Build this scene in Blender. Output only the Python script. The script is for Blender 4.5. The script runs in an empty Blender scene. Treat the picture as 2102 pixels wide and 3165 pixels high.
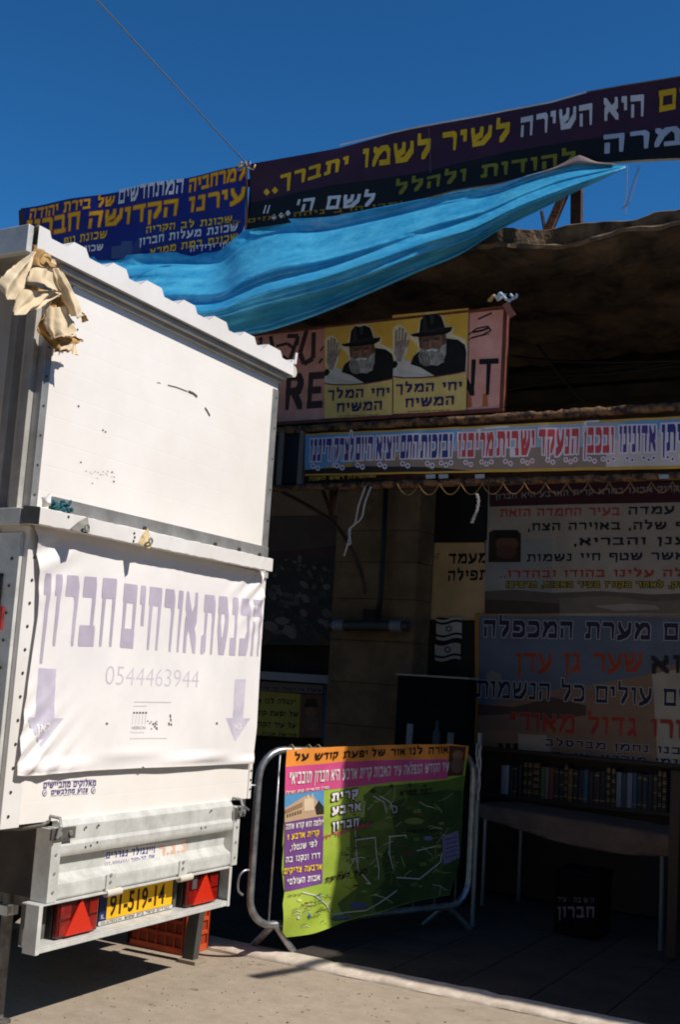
import bpy, bmesh, math, random
import numpy as np
from mathutils import Vector, Matrix, noise as MN
random.seed(7)
SC = bpy.context.scene
COL = SC.collection

# ------------------------------------------------------------------ camera
YAW, PITCH, ROLL, FPX = 0.51086702, 0.14243395, 0.06208669, 3510.6
_f = Vector((-math.sin(YAW)*math.cos(PITCH), math.cos(YAW)*math.cos(PITCH), math.sin(PITCH)))
_r = Vector((math.cos(YAW), math.sin(YAW), 0)); _u = _r.cross(_f)
_c, _s = math.cos(ROLL), math.sin(ROLL)
CR, CU, CF = _c*_r + _s*_u, -_s*_r + _c*_u, _f
CPOS = Vector((0, 0, 1.6))
cam = bpy.data.cameras.new('camera'); camo = bpy.data.objects.new('camera', cam); COL.objects.link(camo)
cam.sensor_fit = 'HORIZONTAL'; cam.sensor_width = 24; cam.lens = FPX*24/2102
cam.clip_start = 0.05; cam.clip_end = 2000
camo.matrix_world = Matrix(((CR.x, CU.x, -CF.x, 0), (CR.y, CU.y, -CF.y, 0), (CR.z, CU.z, -CF.z, 1.6), (0, 0, 0, 1)))
SC.camera = camo

# ------------------------------------------------------------------ light
SUN = Vector((0.90, 0.04, 1.0)).normalized()
w = bpy.data.worlds.new('World'); SC.world = w; w.use_nodes = True
nt = w.node_tree; nt.nodes.clear()
sky = nt.nodes.new('ShaderNodeTexSky'); sky.sky_type = 'NISHITA'; sky.sun_disc = False
sky.sun_elevation = math.asin(SUN.z); sky.sun_rotation = math.atan2(SUN.x, SUN.y)
sky.air_density = 1.0; sky.dust_density = 0.0; sky.ozone_density = 6.0; sky.altitude = 900
bg = nt.nodes.new('ShaderNodeBackground'); bg.inputs[1].default_value = 0.072
wo = nt.nodes.new('ShaderNodeOutputWorld')
tint = nt.nodes.new('ShaderNodeMix'); tint.data_type = 'RGBA'; tint.blend_type = 'MULTIPLY'; tint.inputs[0].default_value = 1; tint.inputs[7].default_value = (.36, .90, .97, 1)
gm = nt.nodes.new('ShaderNodeGamma'); gm.inputs[1].default_value = 1.35
nt.links.new(sky.outputs[0], gm.inputs[0]); nt.links.new(gm.outputs[0], tint.inputs[6]); nt.links.new(tint.outputs[2], bg.inputs[0]); nt.links.new(bg.outputs[0], wo.inputs[0])
sl = bpy.data.lights.new('sun', 'SUN'); sl.energy = 5.0; sl.angle = math.radians(0.5); sl.color = (1, 0.945, 0.865)
so = bpy.data.objects.new('sun', sl); COL.objects.link(so)
so.rotation_euler = SUN.to_track_quat('Z', 'Y').to_euler(); so.location = (6, 0, 9)
SC.view_settings.view_transform = 'Standard'; SC.view_settings.look = 'None'
SC.cycles.filter_width = 1.9
SC.view_settings.exposure = 0; SC.view_settings.gamma = 1

# ------------------------------------------------------------------ photo measurements -> world
VW = dict(z1a=(0,400,.66964), z2b=(1050,200,.67092), z3a=(750,850,.57398), z4b=(1300,1200,.51148), z5=(780,1400,.49745),
 z6b=(1300,1750,.51148), z1=(0,650,.60587), zt2=(0,1500,.57398), z3t=(0,2000,.57398), z4=(0,2400,.57398), zb=(740,2250,.48469),
 zr=(1400,2250,.4477), z7=(600,2750,.95791), zs=(780,2000,.49745), za=(1600,400,.32015), zc=(0,650,.25418), zd=(0,1450,.25418),
 ze=(250,2750,.31888), zw=(1500,900,.38393), f=(0,0,1.34056))
def ray(view, x, y):
    a = VW[view]; px, py = a[0]+a[2]*x, a[1]+a[2]*y
    return (CR*((px-1051)/FPX) - CU*((py-1582.5)/FPX) + CF)
def at(view, x, y, axis, val):
    d = ray(view, x, y); t = (val-CPOS[axis])/d[axis]
    return CPOS + d*t
def lin(c): return tuple(((v/255)/12.92 if v/255 <= .04045 else ((v/255+.055)/1.055)**2.4) for v in c)

# ------------------------------------------------------------------ materials
_M = {}
def mat(name, rgb, rough=.6, metal=0., var=.12, scale=6., bump=0., bscale=40., rgb2=None, spec=.5, stretch=(1,1,1), detail=6, sub=0., contrast=(.35,.65), nr=.65):
    """Principled material; its colour varies by noise between rgb*(1-var) (or rgb2) and rgb."""
    if name in _M: return _M[name]
    m = bpy.data.materials.new(name); m.use_nodes = True; t = m.node_tree; t.nodes.clear()
    N, Lk = t.nodes.new, t.links.new
    out = N('ShaderNodeOutputMaterial'); p = N('ShaderNodeBsdfPrincipled'); Lk(p.outputs[0], out.inputs[0])
    p.inputs['Roughness'].default_value = rough; p.inputs['Metallic'].default_value = metal
    p.inputs['Specular IOR Level'].default_value = spec
    tc = N('ShaderNodeTexCoord'); mp = N('ShaderNodeMapping'); mp.inputs['Scale'].default_value = stretch
    Lk(tc.outputs['Object'], mp.inputs[0])
    nz = N('ShaderNodeTexNoise'); nz.inputs['Scale'].default_value = scale; nz.inputs['Detail'].default_value = detail
    nz.inputs['Roughness'].default_value = nr; Lk(mp.outputs[0], nz.inputs[0])
    rp = N('ShaderNodeValToRGB'); rp.color_ramp.elements[0].position = contrast[0]; rp.color_ramp.elements[1].position = contrast[1]
    a = lin(rgb); b = lin(rgb2) if rgb2 else tuple(v*(1-var) for v in a)
    rp.color_ramp.elements[0].color = (*b, 1); rp.color_ramp.elements[1].color = (*a, 1)
    Lk(nz.outputs[0], rp.inputs[0]); Lk(rp.outputs[0], p.inputs['Base Color'])
    if bump:
        n2 = N('ShaderNodeTexNoise'); n2.inputs['Scale'].default_value = bscale; n2.inputs['Detail'].default_value = 5
        Lk(mp.outputs[0], n2.inputs[0]); bp = N('ShaderNodeBump'); bp.inputs['Strength'].default_value = bump; bp.inputs['Distance'].default_value = .02
        Lk(n2.outputs[0], bp.inputs['Height']); Lk(bp.outputs[0], p.inputs['Normal'])
    _M[name] = m; return m
def ink(rgb, rough=.6):
    return mat('ink_%d_%d_%d' % tuple(rgb), rgb, rough=rough, spec=.25, var=.22, scale=4.5, bump=.03, bscale=12, detail=9)

# ------------------------------------------------------------------ mesh builder
class MB:
    def __init__(s): s.v = []; s.f = []; s.m = []; s.mats = []
    def mi(s, m):
        if m not in s.mats: s.mats.append(m)
        return s.mats.index(m)
    def add(s, vs, fs, m):
        b = len(s.v); i = s.mi(m); s.v += [tuple(v) for v in vs]
        for f in fs: s.f.append([b+k for k in f]); s.m.append(i)
    def hexa(s, p, m):   # p: 8 corners, bottom ring 0-3 then top ring 4-7
        s.add(p, [(0,3,2,1),(4,5,6,7),(0,1,5,4),(1,2,6,5),(2,3,7,6),(3,0,4,7)], m)
    def box(s, x0, x1, y0, y1, z0, z1, m):
        s.hexa([(x0,y0,z0),(x1,y0,z0),(x1,y1,z0),(x0,y1,z0),(x0,y0,z1),(x1,y0,z1),(x1,y1,z1),(x0,y1,z1)], m)
    def bar(s, a, b, wx, wy, m, up=(0,0,1)):   # rectangular bar from a to b
        a, b = Vector(a), Vector(b); d = (b-a).normalized(); u = Vector(up)
        if abs(d.dot(u)) > .95: u = Vector((1,0,0))
        x = d.cross(u).normalized()*wx/2; y = x.cross(d).normalized()*wy/2
        s.hexa([a-x-y, a+x-y, a+x+y, a-x+y, b-x-y, b+x-y, b+x+y, b-x+y], m)
    def tube(s, pts, r, m, n=10, cap=True, rf=None):
        pts = [Vector(p) for p in pts]; b = len(s.v); i = s.mi(m); prev = None
        for k, p in enumerate(pts):
            d = (pts[min(k+1, len(pts)-1)]-pts[max(k-1, 0)]).normalized()
            if prev is None:
                u = Vector((0,0,1)) if abs(d.z) < .9 else Vector((1,0,0)); x = d.cross(u).normalized()
            else: x = (prev-d*prev.dot(d)).normalized()
            y = d.cross(x); prev = x; rr = r*(rf(k/(len(pts)-1)) if rf else 1)
            for j in range(n):
                t = 2*math.pi*j/n; s.v.append(tuple(p+x*rr*math.cos(t)+y*rr*math.sin(t)))
        for k in range(len(pts)-1):
            for j in range(n):
                s.f.append([b+k*n+j, b+k*n+(j+1)%n, b+(k+1)*n+(j+1)%n, b+(k+1)*n+j]); s.m.append(i)
        if cap:
            s.f.append([b+j for j in range(n)][::-1]); s.m.append(i)
            e = b+(len(pts)-1)*n; s.f.append([e+j for j in range(n)]); s.m.append(i)
    def extrude(s, prof, axis, a, b, m):  # prof: list of 2-D points; axis 0/1/2; other coordinates keep their order
        def P(q, t): l = list(q); l.insert(axis, t); return tuple(l)
        n = len(prof); vs = [P(q, a) for q in prof]+[P(q, b) for q in prof]
        s.add(vs, [list(range(n))[::-1], list(range(n, 2*n))]+[(k, (k+1) % n, n+(k+1) % n, n+k) for k in range(n)], m)
    def grid(s, P, m):   # P: rows of points
        nr, nc = len(P), len(P[0])
        s.add([p for r in P for p in r], [(r*nc+c, r*nc+c+1, (r+1)*nc+c+1, (r+1)*nc+c) for r in range(nr-1) for c in range(nc-1)], m)
    def disc(s, c, nrm, r, m, n=10, h=.004):
        nrm = Vector(nrm).normalized(); s.tube([Vector(c), Vector(c)+nrm*h], r, m, n)
    def build(s, name, parent=None, smooth=False, bevel=0., solid=0., recalc=True):
        me = bpy.data.meshes.new(name); me.from_pydata(s.v, [], s.f); me.update()
        for m in s.mats: me.materials.append(m)
        me.polygons.foreach_set('material_index', s.m)
        if recalc:
            bm = bmesh.new(); bm.from_mesh(me); bmesh.ops.recalc_face_normals(bm, faces=bm.faces); bm.to_mesh(me); bm.free()
        if smooth:
            me.polygons.foreach_set('use_smooth', [True]*len(me.polygons))
        o = bpy.data.objects.new(name, me); COL.objects.link(o)
        if smooth == 'auto':
            me.polygons.foreach_set('use_smooth', [True]*len(me.polygons)); me.set_sharp_from_angle(angle=math.radians(38))
        if bevel:
            b = o.modifiers.new('b', 'BEVEL'); b.width = bevel; b.segments = 2; b.limit_method = 'ANGLE'
        if solid:
            b = o.modifiers.new('s', 'SOLIDIFY'); b.thickness = solid; b.offset = 0
        if parent:
            o.parent = parent; o.matrix_parent_inverse = Matrix.Translation(-parent.location)
        return o
def tag(o, label, cat, group=None, kind=None):
    if label: o['label'] = label
    if cat: o['category'] = cat
    if group: o['group'] = group
    if kind: o['kind'] = kind
    return o
def thing(name, label, cat, loc=(0,0,0), group=None):
    o = bpy.data.objects.new(name, None); COL.objects.link(o); o.location = loc; o.empty_display_size = .1
    return tag(o, label, cat, group)

# ------------------------------------------------------------------ printed surfaces and lettering
def hull(p):
    p = sorted(set((round(a, 6), round(b, 6)) for a, b in p))
    if len(p) < 3: return p
    def half(q):
        h = []
        for a in q:
            while len(h) > 1 and (h[-1][0]-h[-2][0])*(a[1]-h[-2][1])-(h[-1][1]-h[-2][1])*(a[0]-h[-2][0]) <= 0: h.pop()
            h.append(a)
        return h
    a, b = half(p), half(p[::-1]); return a[:-1]+b[:-1]
def clip(poly, ax, val, keep_less):
    out = []
    for i in range(len(poly)):
        a, b = poly[i-1], poly[i]
        ia = (a[ax] <= val) == keep_less or a[ax] == val; ib = (b[ax] <= val) == keep_less or b[ax] == val
        if ia != ib:
            t = (val-a[ax])/(b[ax]-a[ax]); out.append((a[0]+t*(b[0]-a[0]), a[1]+t*(b[1]-a[1])))
        if ib: out.append(b)
    return out
class Surf:
    """A flat or gently rippled sheet: local u, v in metres; lettering is laid on it in layers a millimetre apart."""
    def __init__(s, O, U, V, N, disp=None, g=.07):
        s.O, s.U, s.V, s.N = Vector(O), Vector(U), Vector(V), Vector(N); s.disp = disp; s.g = g; s.mb = MB(); s.k = 0; s.nr = []; s.lay = .0006
    def uv(s, view, x, y):
        d = ray(view, x, y); t = (s.O-CPOS).dot(s.N)/d.dot(s.N); p = CPOS+d*t-s.O
        return (p.dot(s.U), p.dot(s.V))
    def W(s, u, v, h=0): return s.O+s.U*u+s.V*v+s.N*((s.disp(u, v) if s.disp else 0)+h)
    def poly(s, pts, L, m):
        s.k += 1; h = L*s.lay+(s.k % 7)*.00007
        if not s.disp:
            s.mb.add([s.W(u, v, h) for u, v in pts], [range(len(pts))], m); return
        g = s.g; us = [p[0] for p in pts]; vs = [p[1] for p in pts]
        for i in range(math.floor(min(us)/g), math.floor(max(us)/g)+1):
            c = clip(clip(pts, 0, i*g, False), 0, (i+1)*g, True)
            if len(c) < 3: continue
            for j in range(math.floor(min(vs)/g), math.floor(max(vs)/g)+1):
                q = clip(clip(c, 1, j*g, False), 1, (j+1)*g, True)
                qq = []
                for a in q:
                    if not qq or abs(a[0]-qq[-1][0])+abs(a[1]-qq[-1][1]) > 1e-6: qq.append(a)
                if len(qq) >= 3: s.mb.add([s.W(u, v, h) for u, v in qq], [range(len(qq))], m); s.nr += [s.nrm(u, v) for u, v in qq]
    def nrm(s, u, v):
        e = .004; return (s.N-s.U*((s.disp(u+e, v)-s.disp(u-e, v))/(2*e))-s.V*((s.disp(u, v+e)-s.disp(u, v-e))/(2*e))).normalized()
    def build(s, name, parent=None):
        o = s.mb.build(name, parent, recalc=False); me = o.data
        if s.nr and len(s.nr) == len(me.vertices):
            fl_ = [p for p in me.polygons if p.normal.dot(s.N) < 0]
            if fl_:
                bm = bmesh.new(); bm.from_mesh(me); bmesh.ops.reverse_faces(bm, faces=[f for f in bm.faces if f.normal.dot(s.N) < 0]); bm.to_mesh(me); bm.free()
            me.polygons.foreach_set('use_smooth', [True]*len(me.polygons)); me.normals_split_custom_set_from_vertices(s.nr)
        return o
    def pp(s, view, pts, L, m): s.poly([s.uv(view, x, y) for x, y in pts], L, m)
    def line(s, view, pts, wd, L, m):   # drawn line of width wd metres
        q = [s.uv(view, x, y) for x, y in pts]
        for (a, b), (c, d) in zip(q, q[1:]):
            l = math.hypot(c-a, d-b) or 1; nx, ny = -(d-b)/l*wd/2, (c-a)/l*wd/2
            s.poly([(a+nx, b+ny), (a-nx, b-ny), (c-nx, d-ny), (c+nx, d+ny)], L, m)
    def oval(s, view, cx, cy, rx, ry, L, m, n=18, rot=0, a0=0, a1=360):
        p = []
        for k in range(n+(a1-a0 != 360)):
            t = math.radians(a0+(a1-a0)*k/n); x, y = rx*math.cos(t), ry*math.sin(t); r = math.radians(rot)
            p.append((cx+x*math.cos(r)-y*math.sin(r), cy+x*math.sin(r)+y*math.cos(r)))
        s.pp(view, p, L, m)
# Hebrew square letters as pen strokes: (width, [polyline, ...]), y up, baseline 0, top 1
HB = {
'א':(.86,[[(0,1),(1,0)],[(.92,1),(.95,.72),(.62,.45)],[(.34,.66),(.06,.38),(.06,0)]]),
'ב':(.8,[[(0,1),(.8,1),(.84,.9),(.84,0)],[(0,0),(1,0)]]),
'ג':(.56,[[(.15,1),(.7,1),(.72,.3),(.95,0)],[(.7,.3),(.0,.0)]]),
'ד':(.76,[[(0,1),(1,1)],[(.8,1),(.8,0)]]),
'ה':(.8,[[(0,1),(.95,1),(.95,0)],[(.08,.44),(.08,0)]]),
'ו':(.34,[[(0,1),(.9,1),(.9,0)]]),
'ז':(.4,[[(0,1),(1,1)],[(.5,1),(.5,0)]]),
'ח':(.8,[[(0,1),(1,1),(1,0)],[(.1,1),(.1,0)]]),
'ט':(.8,[[(0,1),(.03,0),(.97,0),(1,.7),(.8,1),(.55,.95)]]),
'י':(.34,[[(0,1),(.85,1),(.85,.52)]]),
'כ':(.74,[[(0,1),(.75,1),(1,.8),(1,.2),(.75,0),(0,0)]]),
'ך':(.7,[[(0,1),(.9,1),(.95,-.35)]]),
'ל':(.72,[[(.05,1.42),(.05,.98),(.92,.98),(.92,.62),(.42,0)]]),
'מ':(.92,[[(0,0),(.28,.72),(.06,1)],[(.28,.7),(.55,1),(.85,1),(1,.75),(1,0),(.5,0)]]),
'ם':(.8,[[(0,1),(1,1),(1,0),(.06,0),(.06,1)]]),
'נ':(.52,[[(.15,1),(.85,1),(.85,0),(0,0)]]),
'ן':(.34,[[(0,1),(.9,1),(.9,-.35)]]),
'ס':(.82,[[(0,1),(.75,1),(1,.6),(.72,0),(.35,0),(.08,.5),(.12,1)]]),
'ע':(.82,[[(.05,1),(.12,.75),(.5,.18)],[(1,1),(.95,.5),(.6,.12),(0,-.1)]]),
'פ':(.8,[[(.48,.5),(.05,.52),(.05,1),(.75,1),(1,.8),(1,.2),(.75,0),(0,0)]]),
'ף':(.78,[[(.48,.5),(.05,.52),(.05,1),(.9,1),(1,.85),(1,-.35)]]),
'צ':(.78,[[(.05,1),(.86,.08)],[(.95,1),(.95,.72),(.58,.45)],[(0,0),(.92,0)]]),
'ץ':(.72,[[(.0,1),(.5,.45)],[(1,1),(.95,.72),(.5,.42),(.5,-.35)]]),
'ק':(.8,[[(0,1),(1,1),(1,.6),(.62,.05)],[(.1,.44),(.1,-.35)]]),
'ר':(.7,[[(0,1),(.8,1),(1,.85),(1,0)]]),
'ש':(1.0,[[(0,1),(.13,0),(.62,0),(1,.55),(1,1)],[(.52,1),(.5,.62),(.1,.36)]]),
'ת':(.86,[[(.05,1),(.85,1),(1,.85),(1,0)],[(.22,1),(.22,.06),(0,0)]]),
'.':(.18,[[(.4,0),(.6,0)]]), ',':(.2,[[(.6,.03),(.3,-.22)]]), "'":(.2,[[(.7,1),(.3,.72)]]), '"':(.4,[[(.25,1),(.1,.7)],[(.85,1),(.7,.7)]]),
'-':(.4,[[(0,.55),(1,.55)]]), '(':(.28,[[(.9,1.1),(.2,.75),(.2,.2),(.9,-.1)]]), ')':(.28,[[(.1,1.1),(.8,.75),(.8,.2),(.1,-.1)]]),
'?':(.5,[[(.1,.8),(.5,1),(.9,.8),(.5,.45),(.5,.3)],[(.5,0),(.52,0)]]),
'I':(.25,[[(.5,1),(.5,0)]]), 'T':(.7,[[(0,1),(1,1)],[(.5,1),(.5,0)]]), 'R':(.7,[[(0,0),(0,1),(.8,1),(1,.78),(.8,.52),(0,.5)],[(.45,.5),(1,0)]]),
'E':(.62,[[(1,1),(0,1),(0,0),(1,0)],[(0,.5),(.8,.5)]]), 'N':(.8,[[(0,0),(0,1),(1,0),(1,1)]]),
}
def text(S, view, s, A, B, hpx, m, nw=.2, nh=.24, out=None, og=.09, L=4, gap=.17, space=.42, slant=0., ltr=False, hr=None, skip=0.):
    """Hebrew line s on surface S; A, B are where its baseline begins and ends (left, right), hpx its letter height."""
    u0, v0 = S.uv(view, *A); u1, v1 = S.uv(view, *B); h0 = abs(S.uv(view, A[0], A[1]-hpx)[1]-v0)
    h1 = abs(S.uv(view, B[0], B[1]-(hr or hpx))[1]-v1)
    order = s if ltr else s[::-1]
    order = order if ltr else order.translate(str.maketrans('()', ')('))
    Wt = sum(space if c == ' ' else HB[c][0] for c in order)+gap*(len(order)-1)
    ln = math.hypot(u1-u0, v1-v0); xs = ln/Wt; du, dv = (u1-u0)/ln, (v1-v0)/ln
    def mp(x, y):
        t = x/Wt; h = h0+(h1-h0)*t; X = x*xs+slant*y*h
        return (u0+du*X, v0+dv*X+y*h)
    x = 0
    for c in order:
        wd = space if c == ' ' else HB[c][0]
        if c != ' ' and not (skip and random.random() < skip):
            small = c in '.,\'"'
            a = min(nw, wd*.6) if not small else nw*.9
            for pl in HB[c][1]:
                pts = [(x+a/2+q[0]*(wd-a), nh/2+q[1]*(1-nh)) for q in pl]
                for p, q in zip(pts, pts[1:]):
                    for mm, gx, gy, LL in ((out, og*h0/xs, og, L), (m, 0, 0, L+1)):
                        if mm is None: continue
                        H = []; low = p if p[1] < q[1] else q; tap = abs(p[0]-q[0]) < .22 and abs(p[1]-q[1]) > .45
                        for e in (p, q):
                            hx, hy = a/2*(.72 if tap and e is low else 1)+gx, nh/2+gy; H += [(e[0]-hx, e[1]-hy*.7), (e[0]-hx*.7, e[1]-hy), (e[0]+hx, e[1]-hy), (e[0]+hx, e[1]+hy*.6), (e[0]+hx*.6, e[1]+hy), (e[0]-hx, e[1]+hy)]
                        S.poly([mp(*e) for e in hull(H)], LL, mm)
        x += wd+gap
def latin(S, view, s, A, B, hpx, m, L=4, bold=0.0):
    u0, v0 = S.uv(view, *A); u1, v1 = S.uv(view, *B); h = abs(S.uv(view, A[0], A[1]-hpx)[1]-v0)
    c = bpy.data.curves.new('t', 'FONT'); c.body = s; c.offset = bold; c.resolution_u = 3
    o = bpy.data.objects.new('t', c); COL.objects.link(o); bpy.context.view_layer.update()
    me = bpy.data.meshes.new_from_object(o.evaluated_get(bpy.context.evaluated_depsgraph_get()))
    xs = [v.co.x for v in me.vertices]; ys = [v.co.y for v in me.vertices]; x0, x1, y0, y1 = min(xs), max(xs), min(ys), max(ys)
    for p in me.polygons:
        q = []
        for i in p.vertices:
            X = (me.vertices[i].co.x-x0)/(x1-x0); Y = (me.vertices[i].co.y-y0)/(y1-y0); q.append((u0+(u1-u0)*X, v0+(v1-v0)*X+Y*h))
        h_ = L*.0006; S.mb.add([S.W(a, b, h_) for a, b in q], [range(len(q))], m); S.nr += [S.nrm(a, b) for a, b in q] if S.disp else []
    bpy.data.objects.remove(o); bpy.data.curves.remove(c); bpy.data.meshes.remove(me)
def star(S, view, cx, cy, r, m, L, wd):
    for k in (0, 180):
        p = [(cx+r*math.sin(math.radians(a+k)), cy-r*math.cos(math.radians(a+k))) for a in (0, 120, 240, 0)]
        S.line(view, p, wd, L+(k > 0), m)
def smooth_path(P, n=8):
    P = [Vector(p) for p in P]; out = []
    for i in range(len(P)-1):
        a, b, c, d = P[max(i-1, 0)], P[i], P[i+1], P[min(i+2, len(P)-1)]
        for k in range(n):
            t = k/n; out.append(.5*((2*b)+(c-a)*t+(2*a-5*b+4*c-d)*t*t+(3*b-a-3*c+d)*t**3))
    out.append(P[-1]); return out
def net(rows, n=6):    # smooth grid through a control net of world points
    R = [smooth_path(r, n) for r in rows]; cols = [smooth_path(c, n) for c in zip(*R)]
    return [list(r) for r in zip(*cols)]
def wob(seed, fx, fy, n=5):
    rnd = random.Random(seed); T = [(rnd.uniform(.5, 1.6)*fx, rnd.uniform(.5, 1.6)*fy, rnd.uniform(0, 6.28), rnd.choice((-1, 1))) for _ in range(n)]
    return lambda u, v: sum(math.sin(a*u+d*b*v+c) for a, b, c, d in T)/n

# ================================================================== SETTING
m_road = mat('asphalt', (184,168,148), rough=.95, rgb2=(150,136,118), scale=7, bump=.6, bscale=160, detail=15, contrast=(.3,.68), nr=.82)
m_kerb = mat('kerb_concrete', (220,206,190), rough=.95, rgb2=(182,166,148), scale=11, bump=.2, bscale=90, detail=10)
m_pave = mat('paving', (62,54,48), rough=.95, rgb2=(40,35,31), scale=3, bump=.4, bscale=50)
mb = MB(); mb.add([(-300,-300,0),(300,-300,0),(300,300,0),(-300,300,0)], [(0,1,2,3)], m_road)
rr = random.Random(12)
for k in range(46):                     # old stains, tar spots and spots
    x, y = rr.uniform(-4.1,-1.4), rr.uniform(3.9,5.6); r = rr.choice((.01,.015,.02,.03,.05)); n = 9
    mb.add([(x+r*rr.uniform(.5,1.2)*math.cos(t*2*math.pi/n), y+r*rr.uniform(.4,1)*math.sin(t*2*math.pi/n), .0007) for t in range(n)], [range(n)], mat('tar_stain',(150,134,116),rough=.95,rgb2=(112,98,84),scale=30) if r < .04 else mat('pale_stain',(160,146,128),rough=.95,rgb2=(150,136,118),scale=20))
road = tag(mb.build('road'), 'pale dusty asphalt of the street in front of the kerb', 'road', kind='structure')
mb = MB(); rk = random.Random(3); NX = 170
prof = [(5.676,-.03),(5.678,.006),(5.688,.018),(5.71,.027),(5.77,.033),(5.83,.032)]
rows = []
for i in range(NX+1):
    x = -8+i*.075; j = (i % 13 == 0)
    rows.append([(x, y+rk.gauss(0,.0012)+.006*math.sin(x*2.3)+(.004 if j and k < 3 else 0), z*(1+rk.gauss(0,.025))-(.006 if j and k > 0 else 0)-(.006*max(0,MN.noise((x*6,y*9,3.))) if k in (2,3) else 0)) for k, (y, z) in enumerate(prof)])
mb.grid(rows, m_kerb)
kerb = tag(mb.build('kerb', smooth='auto'), 'worn pale concrete kerb along the street edge', 'kerb', kind='structure')
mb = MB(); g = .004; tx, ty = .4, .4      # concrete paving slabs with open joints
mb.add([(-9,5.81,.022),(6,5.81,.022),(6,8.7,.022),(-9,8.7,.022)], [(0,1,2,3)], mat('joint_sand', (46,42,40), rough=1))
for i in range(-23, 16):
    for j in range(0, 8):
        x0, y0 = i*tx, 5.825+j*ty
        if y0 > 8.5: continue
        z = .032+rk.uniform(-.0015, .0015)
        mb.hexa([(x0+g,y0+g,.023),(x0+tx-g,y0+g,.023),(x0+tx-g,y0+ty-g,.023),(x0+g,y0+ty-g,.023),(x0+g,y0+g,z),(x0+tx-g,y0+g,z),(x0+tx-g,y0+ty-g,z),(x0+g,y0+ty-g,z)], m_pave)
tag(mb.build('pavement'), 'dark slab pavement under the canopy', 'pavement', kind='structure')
# loose grit on the road
mb = MB(); m_grit = mat('grit', (150,132,110), rough=1, rgb2=(90,76,62), scale=30)
for k in range(420):
    x, y = rk.uniform(-4.2,-1.2), rk.uniform(3.6,5.64); r = rk.choice((.002,.003,.004,.006 if k % 9 == 0 else .003))
    p = [Vector((x+rk.uniform(-1,1)*r*1.4, y+rk.uniform(-1,1)*r*1.4, rk.uniform(0,1)*r)) for _ in range(6)]
    mb.hexa([(x-r,y-r*.8,0),(x+r,y-r,0),(x+r*.8,y+r,0),(x-r,y+r*.9,0),(x-r*.6,y-r*.5,r),(x+r*.5,y-r*.6,r*.8),(x+r*.6,y+r*.5,r),(x-r*.5,y+r*.6,r*.7)], m_grit)
tag(mb.build('grit'), 'loose grit and crumbs scattered on the road', 'grit', kind='stuff')

# ------------------------------------------------------------------ the building
m_stone = mat('stone_blocks', (134,106,76), rough=.95, rgb2=(98,78,56), scale=4, bump=.5, bscale=30)
m_dark = mat('shade_brown', (58,48,36), rough=.98, rgb2=(32,26,20), scale=3, bump=.4, bscale=20)  # wall colour lowered to deepen the shade inside the stall
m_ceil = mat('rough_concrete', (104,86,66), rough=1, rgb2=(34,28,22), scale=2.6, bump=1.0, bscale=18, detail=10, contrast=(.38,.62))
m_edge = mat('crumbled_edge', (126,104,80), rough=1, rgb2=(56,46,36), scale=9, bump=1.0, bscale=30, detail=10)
bld = thing('stall_building', 'dark stone building with a crumbling concrete canopy over the stall', 'building', (-2.5,8.7,0))
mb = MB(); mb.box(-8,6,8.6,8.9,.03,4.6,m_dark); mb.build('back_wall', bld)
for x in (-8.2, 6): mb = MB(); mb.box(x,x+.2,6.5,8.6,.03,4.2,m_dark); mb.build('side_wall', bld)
mb = MB(); zz = .05                                               # the pillar, course by course
px0, px1 = -4.62, -3.86
while zz < 4.15:
    h = rk.choice((.26,.3,.34)); z1 = min(zz+h, 4.2); e = rk.uniform(0,.003); e2 = rk.uniform(0,.003)
    mb.box(px0+e, px1-e2, 8.2+rk.uniform(0,.004), 8.598, zz+.0015, z1-.0015, m_stone); zz = z1
mb.box(px0+.02,px1-.02,8.225,8.59,.06,4.19,m_dark)
pillar = mb.build('pillar', bld, bevel=.006)
m_pipe = mat('black_conduit', (24,22,22), rough=.5)
mb = MB(); mb.tube([at('z5',832,180,1,8.16), at('z5',815,560,1,8.16), at('z5',796,880,1,8.16), at('z5',780,1010,1,8.16)], .022, m_pipe, 8); mb.build('conduit', pillar, smooth=True)
# canopy slab: crumbled front edge, rough underside
def edge_y(x): return 6.22+.16*max(0,min(1,(x+2.5)/.25,(-.5-x)/.2)) if x < .72 else (6.22-(x-.72)*2.85 if x < .82 else 5.935)
def zprof(pts, Y):
    Q = [at('za',x,y,1,Y) for x, y in pts]; Q = [(q.x,q.z) for q in Q]
    return [(-8.3,Q[0][1]),(Q[0][0]-.3,Q[0][1])]+Q+[(Q[-1][0]+.4,4.36),(6.1,4.36)]
ztop = zprof([(-300,1085),(0,1022),(200,990),(330,965),(470,928),(600,906),(1050,884),(1250,838),(1320,796),(1568,765),(1850,730)],6.43)
zlow = zprof([(-300,1225),(30,1168),(300,1128),(620,1100),(650,1064),(980,990),(1000,964),(1230,946),(1400,935),(1568,905),(1850,860)],6.36)
def ip(T, x):
    for (a, b), (c, d) in zip(T, T[1:]):
        if a <= x <= c: return b+(d-b)*(x-a)/(c-a)
    return T[-1][1]
mb = MB(); top, under = [], []; w1, w2 = wob(11,3,4), wob(12,9,9); xs = [-8.2+i*.06 for i in range(237)]
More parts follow.
